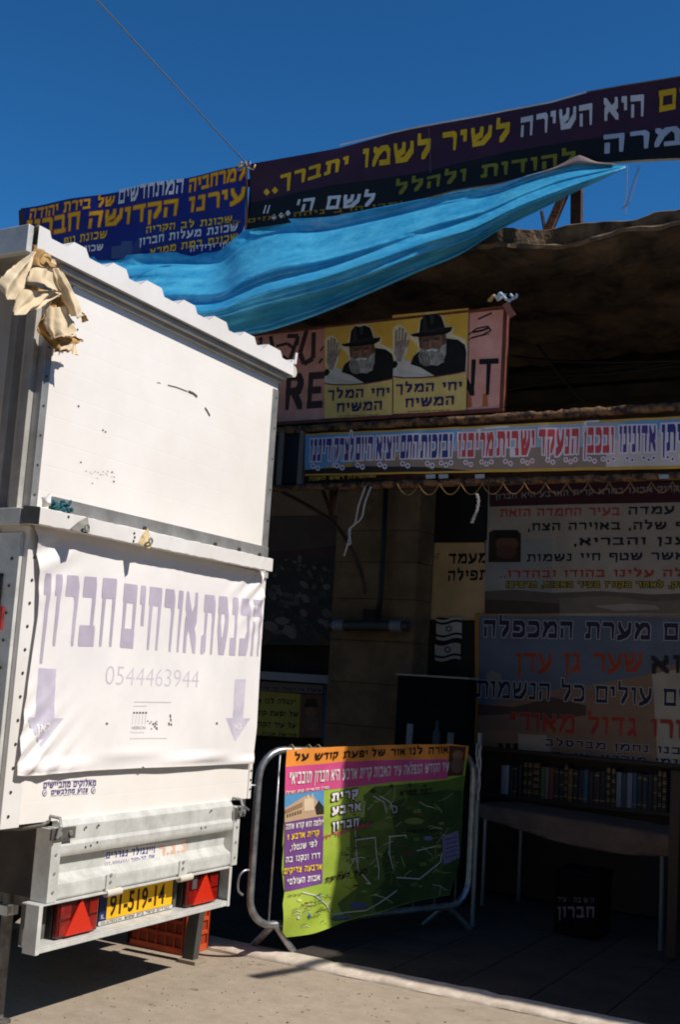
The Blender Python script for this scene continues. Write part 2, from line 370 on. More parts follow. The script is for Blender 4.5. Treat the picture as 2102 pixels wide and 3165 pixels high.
for x in xs:
    e = edge_y(x); n1, n2 = rk.gauss(0,.0035)+.008*MN.fractal((x*3,1.,7.),.7,2.1,4), rk.gauss(0,.004)+.008*MN.fractal((x*2.4,5.,7.),.7,2.1,4); zt, zl = ip(ztop,x)+n1, ip(zlow,x)+n2
    top.append([(x,8.9,zt+.03),(x,e+.3,zt+.01),(x,e+.062,zt+.004),(x,e+.052,zt-.004),(x,e+.056,zt*.45+zl*.55),(x,e+.06,zl+.034),(x,e+.012+rk.uniform(-.006,.006),zl+.024+rk.gauss(0,.004)),(x,e-.014+rk.uniform(-.008,.008),zl+.010),(x,e-.006+rk.uniform(-.006,.006),zl-.014)])
    r = []
    for k in range(36):
        y = e+(8.62-e)*(k/35)**.9; r.append((x, y, zl-.014-.03*k/35+(0 if k == 0 else .02*w1(x,y)+.05*MN.fractal((x*1.9,y*2.6,.5),.8,2.2,5)-.02*abs(MN.noise((x*4,y*5,2.)))+rk.gauss(0,.004))))
    under.append(r)
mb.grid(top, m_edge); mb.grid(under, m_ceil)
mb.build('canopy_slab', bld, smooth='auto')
mb = MB()                                                          # ceiling joists against the back wall and a lintel
for y, z in ((8.45,4.0),(8.5,3.86)): mb.box(-7.9,5.9,y,y+.09,z,z+.1,m_dark)
mb.build('lintel', bld)
m_rust = mat('rusty_steel', (122,72,44), rough=.9, rgb2=(60,38,28), scale=14, bump=.4, bscale=60, detail=9)
m_rustd = mat('rusty_steel_dark', (84,54,44), rough=.9, rgb2=(40,30,28), scale=14, bump=.3, bscale=60)
mb = MB(); mb.bar((.72,6.3,4.24),(.44,5.5,4.2),.05,.05,m_rust); mb.build('awning_arm', bld)
for k, pts in enumerate(([(1568,575),(1100,640),(600,720),(150,800)],[(1568,600),(900,670),(300,690),(60,700)],[(240,230),(420,440),(640,720),(800,900)],[(1568,560),(900,575),(500,560),(200,520)])):
    mb = MB(); mb.tube(smooth_path([at('zw',x,y,1,8.3-.1*k) for x, y in pts]), .012, m_pipe, 6); mb.build('cable', bld, smooth=True)

# rusty frame on the roof that carries the two long banners
fr = thing('banner_frame', 'rusty steel frame on the canopy roof behind the long banners', 'frame', (-4,6.4,4.3))
for xx in (-6.5,-4.42): mb = MB(); mb.bar((xx,6.36,4.31),(xx,6.36,5.1),.06,.06,m_rustd); mb.build('post', fr)
a = at('za',545,905,1,6.46); b = at('za',560,400,1,6.4)
mb = MB(); mb.bar(a+Vector((.0,.06,-.06)), Vector((a.x,6.46,5.08)), .066, .05, m_rustd, up=(0,1,0)); mb.build('post', fr)
mb = MB(); mb.bar(at('za',296,985,1,6.46), at('za',470,580,1,6.48), .05, .04, m_rust, up=(0,1,0)); mb.build('brace', fr)
mb = MB(); mb.tube([at('za',264,985,1,6.45), at('za',232,795,1,6.45)], .011, m_rustd, 6); mb.build('rod', fr)
mb = MB(); mb.bar((-6.6,6.33,5.02),(.5,6.33,5.05),.04,.04,m_rustd); mb.build('rail', fr)

# unseen block behind the viewer, added to keep sky light off the stall
ob = thing('light_block_building','unseen stone building added across the street to block sky light','building',(-1,-9,0))
m_ob = mat('blocker_stone',(206,190,164),rough=.95,rgb2=(180,164,140),scale=3,bump=.4)
mb = MB(); mb.box(-22,14,-16,-8,0,8.2,m_ob); mb.box(-22.1,14.1,-16.1,-7.85,8.2,8.45,m_ob); mb.build('wall',ob)
for i in range(8):
    for zz in (1.2,4.6):
        mb = MB(); x = -20+i*4.3; mb.box(x,x+1.2,-8.0,-7.96,zz,zz+1.7,mat('green_shutter',(60,80,70),rough=.6)); mb.box(x-.08,x+1.28,-8.0,-7.9,zz-.12,zz-.005,m_ob); mb.build('window',ob)

kb = thing('light_block_kiosk','unseen plain kiosk added to the right of the viewer to block light','kiosk',(4.5,3,0))  # out-of-view box added to darken the shade around the barrier
mb = MB(); mb.box(2.7,6.5,-4.4,4.5,0,4.1,m_ob); mb.build('wall',kb)
mb = MB(); mb.box(2.6,6.6,-4.5,4.6,4.1,4.25,m_ob); mb.build('roof',kb)
mb = MB(); mb.box(2.66,2.7,2.4,3.5,0,2.1,mat('green_shutter',(60,80,70),rough=.6)); mb.build('door',kb)

# ------------------------------------------------------------------ long banners above the roof
def Ysurf(y, disp=None, g=.07): return Surf((0,y,0),(1,0,0),(0,0,1),(0,-1,0),disp,g)
c_yel, c_wht, c_org = ink((222,170,26)), ink((212,206,206)), ink((206,110,26))
wv = wob(21,5,7)
S = Ysurf(6.26, lambda u, v: .012*wv(u,v)+.008*math.sin(9*u+6*v))
navy = ink((26,38,112)); navy2 = ink((20,30,90))
S.pp('z1a', [(95,366),(300,330),(620,272),(900,216),(1140,168),(1132,440),(1075,585),(900,640),(500,700),(150,700),(103,470)], 0, navy)
text(S,'z1a','למרחביה',(868,290),(1132,236),58,c_yel,nw=.15,nh=.2,out=c_org,og=.06)
text(S,'z1a','המתחדשים',(540,345),(842,293),66,c_wht,nw=.16)
text(S,'z1a','של בירת יהודה',(135,415),(520,350),44,c_yel,nw=.15,nh=.2,out=c_org,og=.06)
text(S,'z1a','עירנו',(868,384),(1130,340),68,c_yel,nw=.15,nh=.2,out=c_org,og=.055)
text(S,'z1a','הקדושה',(412,462),(818,398),74,c_yel,nw=.15,nh=.2,out=c_org,og=.055)
text(S,'z1a','חברון',(120,502),(368,462),76,c_yel,nw=.15,nh=.2,out=c_org,og=.055)
text(S,'z1a','שכונת לב הקריה',(672,482),(1070,430),30,c_yel)
text(S,'z1a','שכונת מעלות חברון',(640,538),(1096,468),34,c_wht)
text(S,'z1a','שכונת רמת ממרא',(690,585),(1096,512),32,c_yel)
text(S,'z1a','בתי ידידיה',(880,570),(1072,548),30,c_wht)
text(S,'z1a','שכונת נוף',(290,536),(496,506),34,c_yel)
text(S,'z1a','שכונת',(360,572),(480,562),28,c_wht)
grey_b = ink((70,82,120)); S.pp('z1a',[(520,545),(560,540),(562,520),(608,515),(612,600),(520,600)],1,grey_b); S.pp('z1a',[(612,540),(640,500),(650,560),(640,600),(612,600)],1,ink((52,62,108)))
hem = ink((58,44,40)); S.line('z1a',[(97,372),(104,470)],.05,2,hem)
tag(S.build('blue_banner'),'dark blue banner with yellow and white Hebrew lines on the roof edge','banner')

wv2 = wob(22,4,8)
S = Ysurf(6.25, lambda u, v: .014*wv2(u,v)+.010*math.sin(5*u-9*v+1))
purp, blk = ink((62,32,52)), ink((20,20,22))
topE = [('z1a',1150,164),('z1a',1260,144),('z1a',1568,86),('z2b',330,299),('z2b',600,245),('z2b',770,210),('z2b',980,175),('z2b',1140,131),('z2b',1320,98),('z2b',1568,54),('z2b',1900,-6)]
mid = [('z2b',1900,232),('z2b',1568,290),('z2b',1100,345),('z2b',800,402),('z2b',400,490),('z2b',0,556),('z1a',1150,332)]
bot = [('z2b',1900,400),('z2b',1568,440),('z2b',1400,452),('z2b',1250,458),('z2b',1090,452),('z2b',1000,480),('z2b',860,522),('z2b',720,560),('z2b',530,592),('z2b',290,650),('z2b',0,692),('z1a',1400,424),('z1a',1135,466)]
S.poly([S.uv(*q) for q in topE]+[S.uv(*q) for q in mid], 0, purp)
S.poly([S.uv(*q) for q in mid[::-1]]+[S.uv(*q) for q in bot], 0, blk)
text(S,'z2b','רבים',(1468,222),(1790,162),100,c_yel,nw=.17,nh=.28)
text(S,'z2b','היא',(1216,262),(1402,238),102,c_wht,hr=100,nw=.17,nh=.28)
text(S,'z2b','השירה',(832,340),(1166,278),92,c_wht,hr=96,nw=.17,nh=.28)
text(S,'z2b','לשיר',(470,404),(786,356),88,c_yel,hr=92,nw=.17,nh=.28)
text(S,'z2b','לשמו',(106,482),(420,430),88,c_yel,hr=90,nw=.17,nh=.28)
text(S,'z1a','יתברך',(1288,278),(1612,192),66,c_yel,nw=.24)
for x, y in ((1225,287),(1265,280)): S.pp('z1a',[(x-16,y),(x,y-17),(x+16,y),(x,y+17)],5,c_yel)
text(S,'z2b','ומרה',(1212,412),(1640,368),88,ink((176,182,196)))
ol = ink((128,120,34)); text(S,'z2b','להודות ולהלל',(252,602),(1086,455),56,ol,hr=62,nw=.2,nh=.24)
text(S,'z1a',"לשם ה'",(1362,388),(1568+150,352),58,c_wht,slant=.25)
for x, y in ((1265,407),(1300,400),(1332,390)): S.pp('z1a',[(x-13,y),(x,y-15),(x+13,y),(x,y+15)],5,c_wht)
for x in (1210,1228): S.pp('z1a',[(x,388),(x+10,348),(x+16,348),(x+8,388)],5,c_wht)
text(S,'z2b','(מרן הרב ניהה רמזים קרן',(-560,745),(290,648),20,ink((150,112,40)))
edge = ink((214,200,190)); S.line('z2b',[(0,371),(330,300),(600,246),(770,211),(980,176),(1140,132)],.012,6,edge)
S.line('z2b',[(1140,132),(1320,99),(1568,56)],.008,6,ink((120,100,90)))
S.line('z2b',[(0,690),(290,649),(530,590),(720,558),(860,519)],.010,6,ink((150,110,70)))
S.line('z2b',[(860,519),(1000,476),(1090,450),(1250,457),(1568,440)],.014,6,ink((196,160,120)))
S.line('z1a',[(1140,170),(1132,300),(1135,466)],.02,6,ink((150,96,60)))
S.line('z2b',[(412,285),(418,500)],.004,6,ink((110,90,120)))
tag(S.build('purple_banner'),'long purple and black banner with large yellow and white Hebrew letters','banner')
# its turned-up lower hem
mb = MB(); P = net([[at('za',*p,1,6.232) for p in ((40,468),(330,380),(560,268),(620,262),(760,318),(930,338))],
                    [at('za',*p,1,6.205) for p in ((40,474),(330,392),(555,322),(640,318),(780,334),(935,341))],
                    [at('za',*p,1,6.225) for p in ((40,480),(330,398),(550,350),(650,348),(790,346),(940,345))]],5)
mb.grid(P, mat('vinyl_back',(150,130,124),rough=.5,var=.3,scale=9)); o = mb.build('folded_hem',smooth=True,solid=.003)
pb = bpy.data.objects['purple_banner']; o.parent = pb
tw = MB(); cT = mat('blue_cord',(60,120,170),rough=.7,var=.3,scale=30)
c0 = at('z1a',1120,180,1,6.2)
for k in range(4):
    tw.tube([c0+Vector((rk.uniform(-.03,.03)+.02*t, -.01-.012*k, rk.uniform(-.035,.03))) for t in range(6)], .006, cT if k % 2 else mat('tan_cord',(190,150,100)), 6)
tag(tw.build('corner_knot',smooth=True),'knotted cord tying the corner of the dark blue banner','cord')
mb = MB(); m_thr = mat('thread',(150,130,100),rough=.9)
mb.tube(smooth_path([at('za',*p,1,6.25) for p in ((1060,350),(1058,480),(1050,650),(1030,740),(1048,760),(1046,830))],5),.0025,m_thr,5)
mb.tube(smooth_path([at('za',*p,1,6.24) for p in ((1150,345),(1172,385),(1130,540),(1090,690),(1060,735),(1000,770))],5),.0025,m_thr,5)
mb.tube(smooth_path([at('za',*p,1,6.24) for p in ((1162,380),(1110,540),(1060,700),(1035,745))],5),.002,m_thr,5)
tag(mb.build('loose_thread'),'loose threads dangling below the purple banner against the sky','thread')
mb = MB(); w0 = at('f',572,383,1,6.24); w1_ = at('f',222,0,1,4.2); w2_ = w0+(w1_-w0)*2.4
pts = [w0+(w2_-w0)*(k/20)-Vector((0,0,.10*math.sin(math.pi*k/20)))*0 for k in range(21)]
mb.tube(pts,.0045,mat('wire_sheath',(96,92,80),rough=.6),6)
tag(mb.build('overhead_wire',smooth=True),'thin wire running from the banner corner up across the sky','wire')

# ------------------------------------------------------------------ blue tarpaulin
def tarp_mat():
    m = mat('tarpaulin',(76,176,212),rough=.36,rgb2=(40,142,190),scale=5,spec=.7,detail=8)
    t = m.node_tree; p = [n for n in t.nodes if n.type == 'BSDF_PRINCIPLED'][0]
    tc = [n for n in t.nodes if n.type == 'TEX_COORD'][0]
    hs = []
    for sc, st in ((230,.45),(22,.5)):
        n = t.nodes.new('ShaderNodeTexNoise'); n.inputs['Scale'].default_value = sc; n.inputs['Detail'].default_value = 3
        t.links.new(tc.outputs['Object'], n.inputs[0]); b = t.nodes.new('ShaderNodeBump'); b.inputs['Strength'].default_value = st; b.inputs['Distance'].default_value = .004 if sc > 100 else .012
        t.links.new(n.outputs[0], b.inputs['Height']); hs.append(b)
    t.links.new(hs[0].outputs[0], hs[1].inputs['Normal']); t.links.new(hs[1].outputs[0], p.inputs['Normal'])
    return m
m_tarp = tarp_mat()
cols_top = [(150,620),(215,592),(300,588),(400,582),(500,580),(560,535),(640,508),(760,500),(900,474),(1020,450),(1140,428),(1230,402),(1320,380),(1400,378),(1442,383)]
cols_bot = [(150,800),(215,790),(300,790),(400,788),(500,785),(570,775),(640,758),(740,724),(860,674),(970,626),(1060,588),(1150,532),(1250,482),(1350,432),(1444,388)]
NC, NR = 340, 130
TRI = [(1.52,2.6,.050,.3),(1.40,3.7,.036,1.7),(1.68,4.4,.028,2.9),(1.15,2.3,.030,4.1),(1.95,2.0,.026,5.6),(.6,1.5,.022,7.7),(2.5,1.7,.022,9.2)]
def inter(T, t):
    k = t*(len(T)-1); i = min(int(k), len(T)-2); q = k-i
    a, b, c, d = [Vector((*T[min(max(j,0),len(T)-1)],0)) for j in (i-1,i,i+1,i+2)]
    return .5*((2*b)+(c-a)*q+(2*a-5*b+4*c-d)*q*q+(3*b-a-3*c+d)*q**3)
fw = wob(31,9,5); fw2 = wob(32,26,12); fw3 = wob(33,60,34,7)
def ridge(d, wdt): return math.exp(-(d/wdt)**2)
rows = []
for r in range(NR+1):
    v = r/NR; row = []
    for c in range(NC+1):
        t = c/NC; a, b = inter(cols_top, t), inter(cols_bot, t); p = a+(b-a)*v
        wdt = min(1, (1-t)*1.9)**.8
        # hangs flat under the banner, sags out as a sun-lit shelf, tucks back under, ends in a small hem
        def prof_(v):
            K = [(0,0),(.15,.012),(.20,.12),(.29,.21),(.50,.50),(.70,.74),(.77,.74),(.86,.58),(.95,.46),(1,.48)]
            for (a0,b0),(a1,b1) in zip(K,K[1:]):
                if v <= a1: q = (v-a0)/(a1-a0); q = q*q*(3-2*q)*.35+q*.65; return b0+(b1-b0)*q
            return .30
        sh = .05*math.sin(3.1*t+.6)
        belly = prof_(min(1,max(0,v+sh*math.sin(math.pi*v))))*(1.0-.15*t)*wdt
        f = .045*ridge(v-(.20+.05*math.sin(3.0*t+.3)), .06)*max(0,1-1.3*t)+.12*ridge(v-(.46-.10*t+.03*math.sin(5*t)), .055)
        f += .05*ridge(v-(.30+.22*t), .035)*ridge(t-.32,.22)+.10*ridge(v-(.66-.06*t+.02*math.sin(8*t)), .042)
        f -= .04*ridge(v-(.36+.10*t), .03)*ridge(t-.55,.2)
        f += .035*ridge(v-(.80-.05*math.sin(5*t)), .04)*ridge(t-.45,.4)+.028*ridge(v-.975, .02)
        lx, ly = t*5.2, v*1.1+.25*t
        f += .016*fw(t*3, v*4)
        f += .014*(MN.ridged_multi_fractal((lx*.9, ly*3.4, .3), .9, 2.2, 4, .9, 2.0)-1.1)
        for a_, fr_, am_, ph_ in TRI:
            q_ = (lx*math.cos(a_)+ly*math.sin(a_))*fr_+ph_+.55*MN.noise((lx*.7+ph_, ly*1.6, 3.))
            mk = max(0, min(1, .5+1.6*MN.noise((lx*.8-ph_, ly*2.2, ph_))))
            f += am_*mk*(abs((q_ % 1)-.5)*2-.5)
        f += .006*(abs(MN.noise((lx*8-5*ly, ly*13, 9.)))-.25)
        row.append(at('f', p.x, p.y, 1, 6.235-belly-f*wdt))
    rows.append(row)
mb = MB(); mb.grid(rows, m_tarp)
tarp = tag(mb.build('tarpaulin', smooth=True, solid=.003), 'crumpled bright blue tarpaulin slung below the long banners', 'tarpaulin')
m_eye = mat('brass_eyelet',(220,210,180),rough=.3,metal=.8)
for q in (('za',-125,1010),):
    pass
for vx, x, y in (('z2b',740,754),('z3a',556,146)):
    p = at(vx,x,y,1,6.12); mb = MB(); mb.tube([p+Vector((.016*math.cos(k*.524),-.03,.016*math.sin(k*.524))) for k in range(13)],.006,m_eye,6); mb.build('eyelet',tarp)

# ------------------------------------------------------------------ restaurant sign with posters
m_pink = mat('faded_pink_paint',(236,172,158),rough=.8,rgb2=(206,140,124),scale=4)
rs = thing('restaurant_sign','pink painted restaurant sign board with rust brown frame above the verse board','sign',(-3.2,6.3,3.2))
S = Ysurf(6.33)
x0, x1 = at('z3a',-20,500,1,6.33).x, at('z3a',1395,500,1,6.33).x
zt, zb_ = 3.885, 3.262
S.poly([(x0,zb_),(x1,zb_),(x1,zt),(x0,zt)],0,m_pink)
m_blk = ink((26,24,24)); dk = ink((72,50,50))
text(S,'z3a','RE',(225,730),(430,716),195,dk,ltr=True,nw=.2,nh=.2,L=1)
text(S,'z3a','NT',(1130,655),(1372,645),195,m_blk,ltr=True,nw=.16,nh=.15,L=1,gap=.12)
for pts, wd in (([(1268,240),(1342,206)],.012),([(1215,325),(1260,290),(1320,278),(1338,300),(1290,325),(1230,340)],.01),([(1240,310),(1290,300),(1330,285)],.014),([(1212,350),(1260,335),(1330,318)],.006),
        ([(345,300),(310,420),(330,480),(380,450),(383,310)],.035),([(240,330),(300,330),(275,400),(250,470),(215,440)],.03),([(180,385),(240,370),(280,400)],.022),([(150,330),(165,400)],.03),([(85,350),(105,340),(95,380),(75,375)],.02),([(425,395),(432,400)],.04),([(415,460),(425,468)],.04),([(300,340),(295,380)],.02)):
    S.line('z3a',pts,wd,1,dk if pts[0][0] < 500 else m_blk)
S.pp('z3a',[(1295,640),(1318,640),(1322,708),(1290,708)],1,ink((196,112,56))); S.pp('z3a',[(1210,640),(1228,600),(1235,712),(1208,715)],1,ink((190,110,60)))
S.build('board',rs)
mb = MB(); mb.box(x0,x1,6.335,6.36,zb_,zt,m_rustd); mb.build('backing',rs)
m_frame = mat('brown_frame',(122,58,38),rough=.75,rgb2=(84,40,30),scale=12)
for (a,b,c,d) in ((x0-.02,x1+.03,zt,zt+.018),(x0-.02,x1+.03,zb_-.025,zb_),(x1,x1+.03,zb_+.002,zt-.002)):
    mb = MB(); mb.box(a,b,6.315,6.365,c,d,m_frame); mb.build('frame_rail',rs,bevel=.004)
mb = MB(); p = at('z3a',1415,160,1,6.3); q = at('z3a',1455,225,1,6.3); mb.bar(p+Vector((.01,-.02,0)),q,.04,.02,mat('weathered_wood',(150,98,84),rough=.9),up=(0,1,0)); mb.build('batten',rs)
mb = MB()
for k in range(5):
    c = at('z3a',1345+k*26,146-rk.uniform(0,26)-k*4,1,6.27)
    mb.tube(smooth_path([c+Vector((rk.uniform(-.03,.03),rk.uniform(-.02,.02),rk.uniform(-.02,.025))) for _ in range(5)],4),.008,mat('blue_white_rope',(120,165,200),rough=.8,rgb2=(225,225,225),scale=60) if k else mat('tan_cord',(190,150,100)),6)
tag(mb.build('rope_knot',smooth=True),'frayed blue and white rope knot on the corner of the restaurant sign','rope')
def pink(rgb): return mat('photo_%d_%d_%d' % tuple(rgb), rgb, rough=.5, rgb2=tuple(int(v*.62) for v in rgb), scale=34, detail=8, contrast=(.3,.7))
def poster(dx, dy, sc, name, label):
    """A yellow poster; coordinates of the right-hand one, shifted for the other."""
    S = Ysurf(6.318)
    Z = lambda x, y: (1205+(x-1205)*sc+dx, 460+(y-460)*sc+dy-(0 if not dx else 0))
    PP = lambda pts, L, m: S.pp('z3a',[Z(*p) for p in pts],L,m)
    yl, wh, bk, hal = ink((238,190,84)), ink((222,214,204)), ink((20,19,20)), ink((238,222,186))
    skin, beard, beard2 = pink((146,106,86)), pink((200,194,188)), pink((142,134,128))
    PP([(806,218),(1217,180),(1203,733),(806,748)],0,yl)
    PP([(806,556),(870,562),(960,560),(1050,552),(1130,540),(1204,524),(1203,733),(806,748)],1,ink((238,204,122)))
    PP([(1100,200),(1217,180),(1210,400),(1150,340)],1,ink((232,182,72)))
    # halo, hat, head, coat
    PP([(896,320),(940,312),(958,236),(990,206),(1040,204),(1080,222),(1098,280),(1140,278),(1130,318),(1200,350),(1212,400),(1206,524),(1060,556),(900,480),(935,430),(948,390),(900,340)],1,hal)
    PP([(806,556),(806,505),(850,440),(905,470),(960,500),(1045,545),(1000,556),(900,562)],2,wh)
    PP([(1096,342),(1160,350),(1198,378),(1206,420),(1200,520),(1120,540),(1040,548),(960,500),(905,482),(920,440),(960,405)],3,bk)
    PP([(806,470),(826,462),(838,480),(826,500),(806,506)],3,bk)
    PP([(948,322),(1092,312),(1100,350),(1094,400),(1070,440),(1000,440),(955,400)],4,skin)
    PP([(958,392),(990,412),(1020,408),(1054,410),(1084,372),(1098,372),(1096,430),(1080,470),(1052,490),(1018,486),(985,494),(958,480),(948,440)],5,beard)
    PP([(952,420),(985,414),(1010,440),(1012,486),(985,494),(958,480)],6,beard2)
    PP([(990,405),(1020,398),(1052,402),(1045,416),(1020,412),(996,418)],7,ink((224,220,214)))
    PP([(972,352),(1002,348),(1004,356),(974,362)],6,ink((80,56,46))); PP([(1030,346),(1062,340),(1064,350),(1032,354)],6,ink((80,56,46)))
    PP([(1008,356),(1024,356),(1030,388),(1006,392)],6,ink((168,122,98)))
    PP([(902,322),(950,312),(1010,308),(1060,296),(1098,284),(1134,282),(1122,306),(1096,320),(1030,330),(960,336),(920,334)],7,bk)
    PP([(952,314),(960,246),(984,216),(1010,222),(1040,212),(1070,226),(1084,262),(1092,300),(1030,312)],8,bk)
    PP([(956,300),(1010,296),(1064,284),(1090,276),(1092,296),(1040,308),(956,316)],9,ink((40,40,44)))
    # printed tones: cheeks, sockets, brow, moustache and beard strands, coat folds, hat sheen
    PP([(948,330),(966,330),(964,392),(956,398)],6,pink((104,72,58))); PP([(1074,320),(1092,314),(1098,360),(1080,384)],6,pink((110,78,62)))
    PP([(960,340),(1060,332),(1062,342),(962,350)],6,pink((112,78,62))); PP([(976,360),(1000,358),(1000,370),(980,374)],6,pink((172,128,106))); PP([(1034,356),(1060,350),(1062,366),(1038,370)],6,pink((170,126,104)))
    PP([(1018,354),(1024,354),(1030,386),(1022,390)],7,pink((112,76,60)))
    rb = random.Random(4)
    for k in range(60):
        x = rb.uniform(958,1094); y = rb.uniform(396,450); l = rb.uniform(16,44)
        S.line('z3a',[Z(x,y),Z(x+(x-1020)*.06+rb.uniform(-5,5),y+l*.6),Z(x+(1020-x)*.12,min(y+l,488-abs(x-1030)*.25))],.0028,8,rb.choice((beard,beard2,ink((226,222,216)),pink((112,104,100)),pink((170,162,156)))))
    for k in range(14):
        x = rb.uniform(1100,1195); y = rb.uniform(370,470); S.line('z3a',[Z(x,y),Z(x-rb.uniform(5,25),y+rb.uniform(20,60))],.004,4,ink((34,34,38)))
    PP([(970,240),(990,220),(998,296),(972,306)],9,pink((44,42,44))); PP([(1010,226),(1034,220),(1030,262),(1014,270)],9,pink((52,50,52)))
    for k in range(10): S.line('z3a',[Z(830+k*18,500+k*5),Z(860+k*16,540)],.003,3,ink((176,172,166)))
    # raised hand: palm, five fingers, cuff
    hp = pink((186,166,156)); PP([(808,300),(822,276),(852,268),(880,292),(896,340),(886,420),(858,486),(830,482),(812,440)],2,hal)
    PP([(822,360),(880,352),(884,380),(868,430),(852,470),(832,466),(818,420)],4,hp)
    for a, b in (((826,365),(828,296)),((842,362),(846,282)),((858,362),(864,288)),((874,364),(880,310)),((880,392),(893,350))):
        S.line('z3a',[Z(*a),Z(*b)],.013,5,hp); S.line('z3a',[Z(a[0]+5,a[1]),Z(b[0]+5,b[1]+4)],.003,6,pink((120,100,92)))
    dk2 = ink((44,38,96))
    S.line('z3a',[Z(*p) for p in ((806,548),(870,556),(960,555),(1050,548),(1130,535),(1204,520))],.008,9,ink((120,50,50)))
    text(S,'z3a','יחי המלך',Z(826,638),Z(1182,622),46,dk2,L=10,nw=.2,nh=.22)
    text(S,'z3a','המשיח',Z(876,716),Z(1140,700),48,dk2,L=10,nw=.2,nh=.22)
    text(S,'z3a','רמה משנה חסד שלהבת ומלכות הנה',Z(890,742),Z(1120,733),7,ink((90,80,60)),L=10)
    return tag(S.build(name),label,'poster','yellow posters on the pink restaurant sign')
poster(0,0,1,'wall_poster','yellow poster of a bearded man in black hat beside the pink sign end')
poster(-392,44,.93,'wall_poster','yellow poster of a bearded man in black hat nearer the white trailer')

# ------------------------------------------------------------------ long verse board
sb = thing('verse_board','long rusty edged board on the stall front under the restaurant sign','sign',(-2.5,6.35,2.8))
m_rsh = mat('rust_sheet',(128,92,60),rough=.9,rgb2=(42,32,28),scale=22,bump=.6,bscale=70,detail=10,contrast=(.42,.58))
mb = MB(); mb.box(-4.25,1,6.34,6.40,2.80,3.215,m_rustd); mb.build('backing',sb)
def rail(z0, z1, y0, name):
    mb = MB(); n = 140; P = []
    for i in range(n+1):
        x = -4.2+i*5.2/n; P.append([(x,y0+.05,z1+rk.gauss(0,.003)),(x,y0+rk.gauss(0,.002),z1+rk.gauss(0,.004)),(x,y0-.004+rk.gauss(0,.003),(z0+z1)/2),(x,y0+rk.gauss(0,.002),z0+rk.gauss(0,.004)),(x,y0+.05,z0)])
    mb.grid(P,m_rsh); return mb.build(name,sb,smooth=True)
rail(3.176,3.222,6.30,'top_rail'); rail(2.79,2.826,6.30,'bottom_rail')
mb = MB(); q0 = at('z3a',200,830,1,6.3); q1 = at('z3a',320,1040,1,6.3)
mb.box(q0.x,q0.x+.03,6.3,6.34,2.8,3.2,mat('grey_paint',(120,112,104),rough=.8)); mb.box(q1.x-.035,q1.x,6.3,6.34,2.8,3.2,mat('grey_paint',(1,1,1))); mb.box(q0.x+.03,q1.x-.035,6.32,6.34,2.84,3.19,mat('black_board',(16,16,18),rough=.7)); mb.build('end_panel',sb)
wv3 = wob(41,7,9)
S = Ysurf(6.292, lambda u, v: .006*wv3(u,v)+.004*math.sin(22*u), .06)
sk1, sk2, roc, lite = ink((112,164,204)), ink((170,184,200)), ink((150,132,118)), ink((206,198,190))
yb = ink((206,164,70))
L0, R0 = ('z3a',332,836), ('z4b',1900,148); L1, R1 = ('z3a',332,1042), ('z4b',1900,478)
def VB(x, y):  # x in z4b pixels along the board, y 0 (top) .. 1 (bottom)
    xl = 750+332*.57398; XL = (xl-1300)/.51148
    tp = 245-(x)*75/1568-(3 if x < 0 else 0); bt = 516-x*30/1568
    return (x, tp+(bt-tp)*y)
xlL = -699
S.pp('z4b',[VB(xlL,0),VB(0,0),VB(900,0),VB(1900,0),VB(1900,1),VB(900,1),VB(0,1),VB(xlL,1)],0,yb)
S.pp('z4b',[VB(xlL,.05),VB(1900,.05),VB(1900,.55),VB(xlL,.55)],1,sk2)
S.pp('z4b',[VB(xlL,.05),VB(-100,.05),VB(250,.05),VB(200,.4),VB(-250,.6),VB(xlL,.9)],2,sk1)
S.pp('z4b',[VB(1180,.05),VB(1900,.05),VB(1900,.3),VB(1400,.22)],2,sk1)
S.pp('z4b',[VB(-420,.72),VB(-100,.6),VB(250,.52),VB(640,.5),VB(1120,.55),VB(1120,.94),VB(-420,.94)],3,roc)
S.pp('z4b',[VB(1120,.4),VB(1900,.35),VB(1900,.94),VB(1120,.94)],3,lite)
S.pp('z4b',[VB(xlL,.86),VB(-380,.80),VB(60,.86),VB(300,.96),VB(xlL,.96)],4,ink((46,40,38)))
red, blu, vio, wo_ = ink((204,76,78)), ink((52,62,132)), ink((84,66,134)), ink((228,220,226))
words = [('איתן',1455,1640,blu,'י ן'),('אדונינו',1200,1420,vio,''),('ובכבן',985,1165,red,''),('הנעקד',715,955,red,''),('ישבית',460,690,red,''),('מריבנו',225,440,red,''),('ובזכות',0,190,blu,''),('התם',-120,-14,blu,''),('יוציא',-270,-137,vio,''),('היום',-395,-290,vio,''),('לצדק',-524,-408,vio,''),('דיננו',-672,-540,vio,'')]
for s_, a, b, cc, _x in words:
    A, B = VB(a,.66), VB(b,.66)
    text(S,'z4b',s_,A,B,(VB(a,.66)[1]-VB(a,.14)[1]),cc,nw=.19,nh=.3,out=wo_,og=.06,L=6)
    for k in range(2 if b-a > 150 else 1):
        cx = a+(b-a)*(.3+.45*k); cy = VB(cx,.78)[1]
        for j in range(2+k % 2):
            xx, yy = cx+(j-.5)*30, cy+(12 if j == 1 else 0)
            S.oval('z4b',xx,yy,15,17,8,wo_,10); S.oval('z4b',xx,yy,7,8,9,cc,8)
text(S,'z4b','(מתפילת ראש השנה',(-675,560),(-270,538),22,ink((190,160,60)))
tornw = ink((230,228,226)); S.pp('z4b',[(340,246),(368,244),(360,300),(352,270)],10,tornw); S.pp('z4b',[(985,202),(1010,205),(1000,260),(985,292),(996,240)],10,tornw); S.pp('z4b',[(370,240),(540,228),(535,240),(400,248)],10,tornw); S.pp('z4b',[(1000,200),(1085,194),(1080,205),(1010,208)],10,tornw)
for x in (30,110,330,1440): S.pp('z4b',[(x,522),(x+60,520),(x+62,545),(x+4,548)],10,ink((150,160,170)))
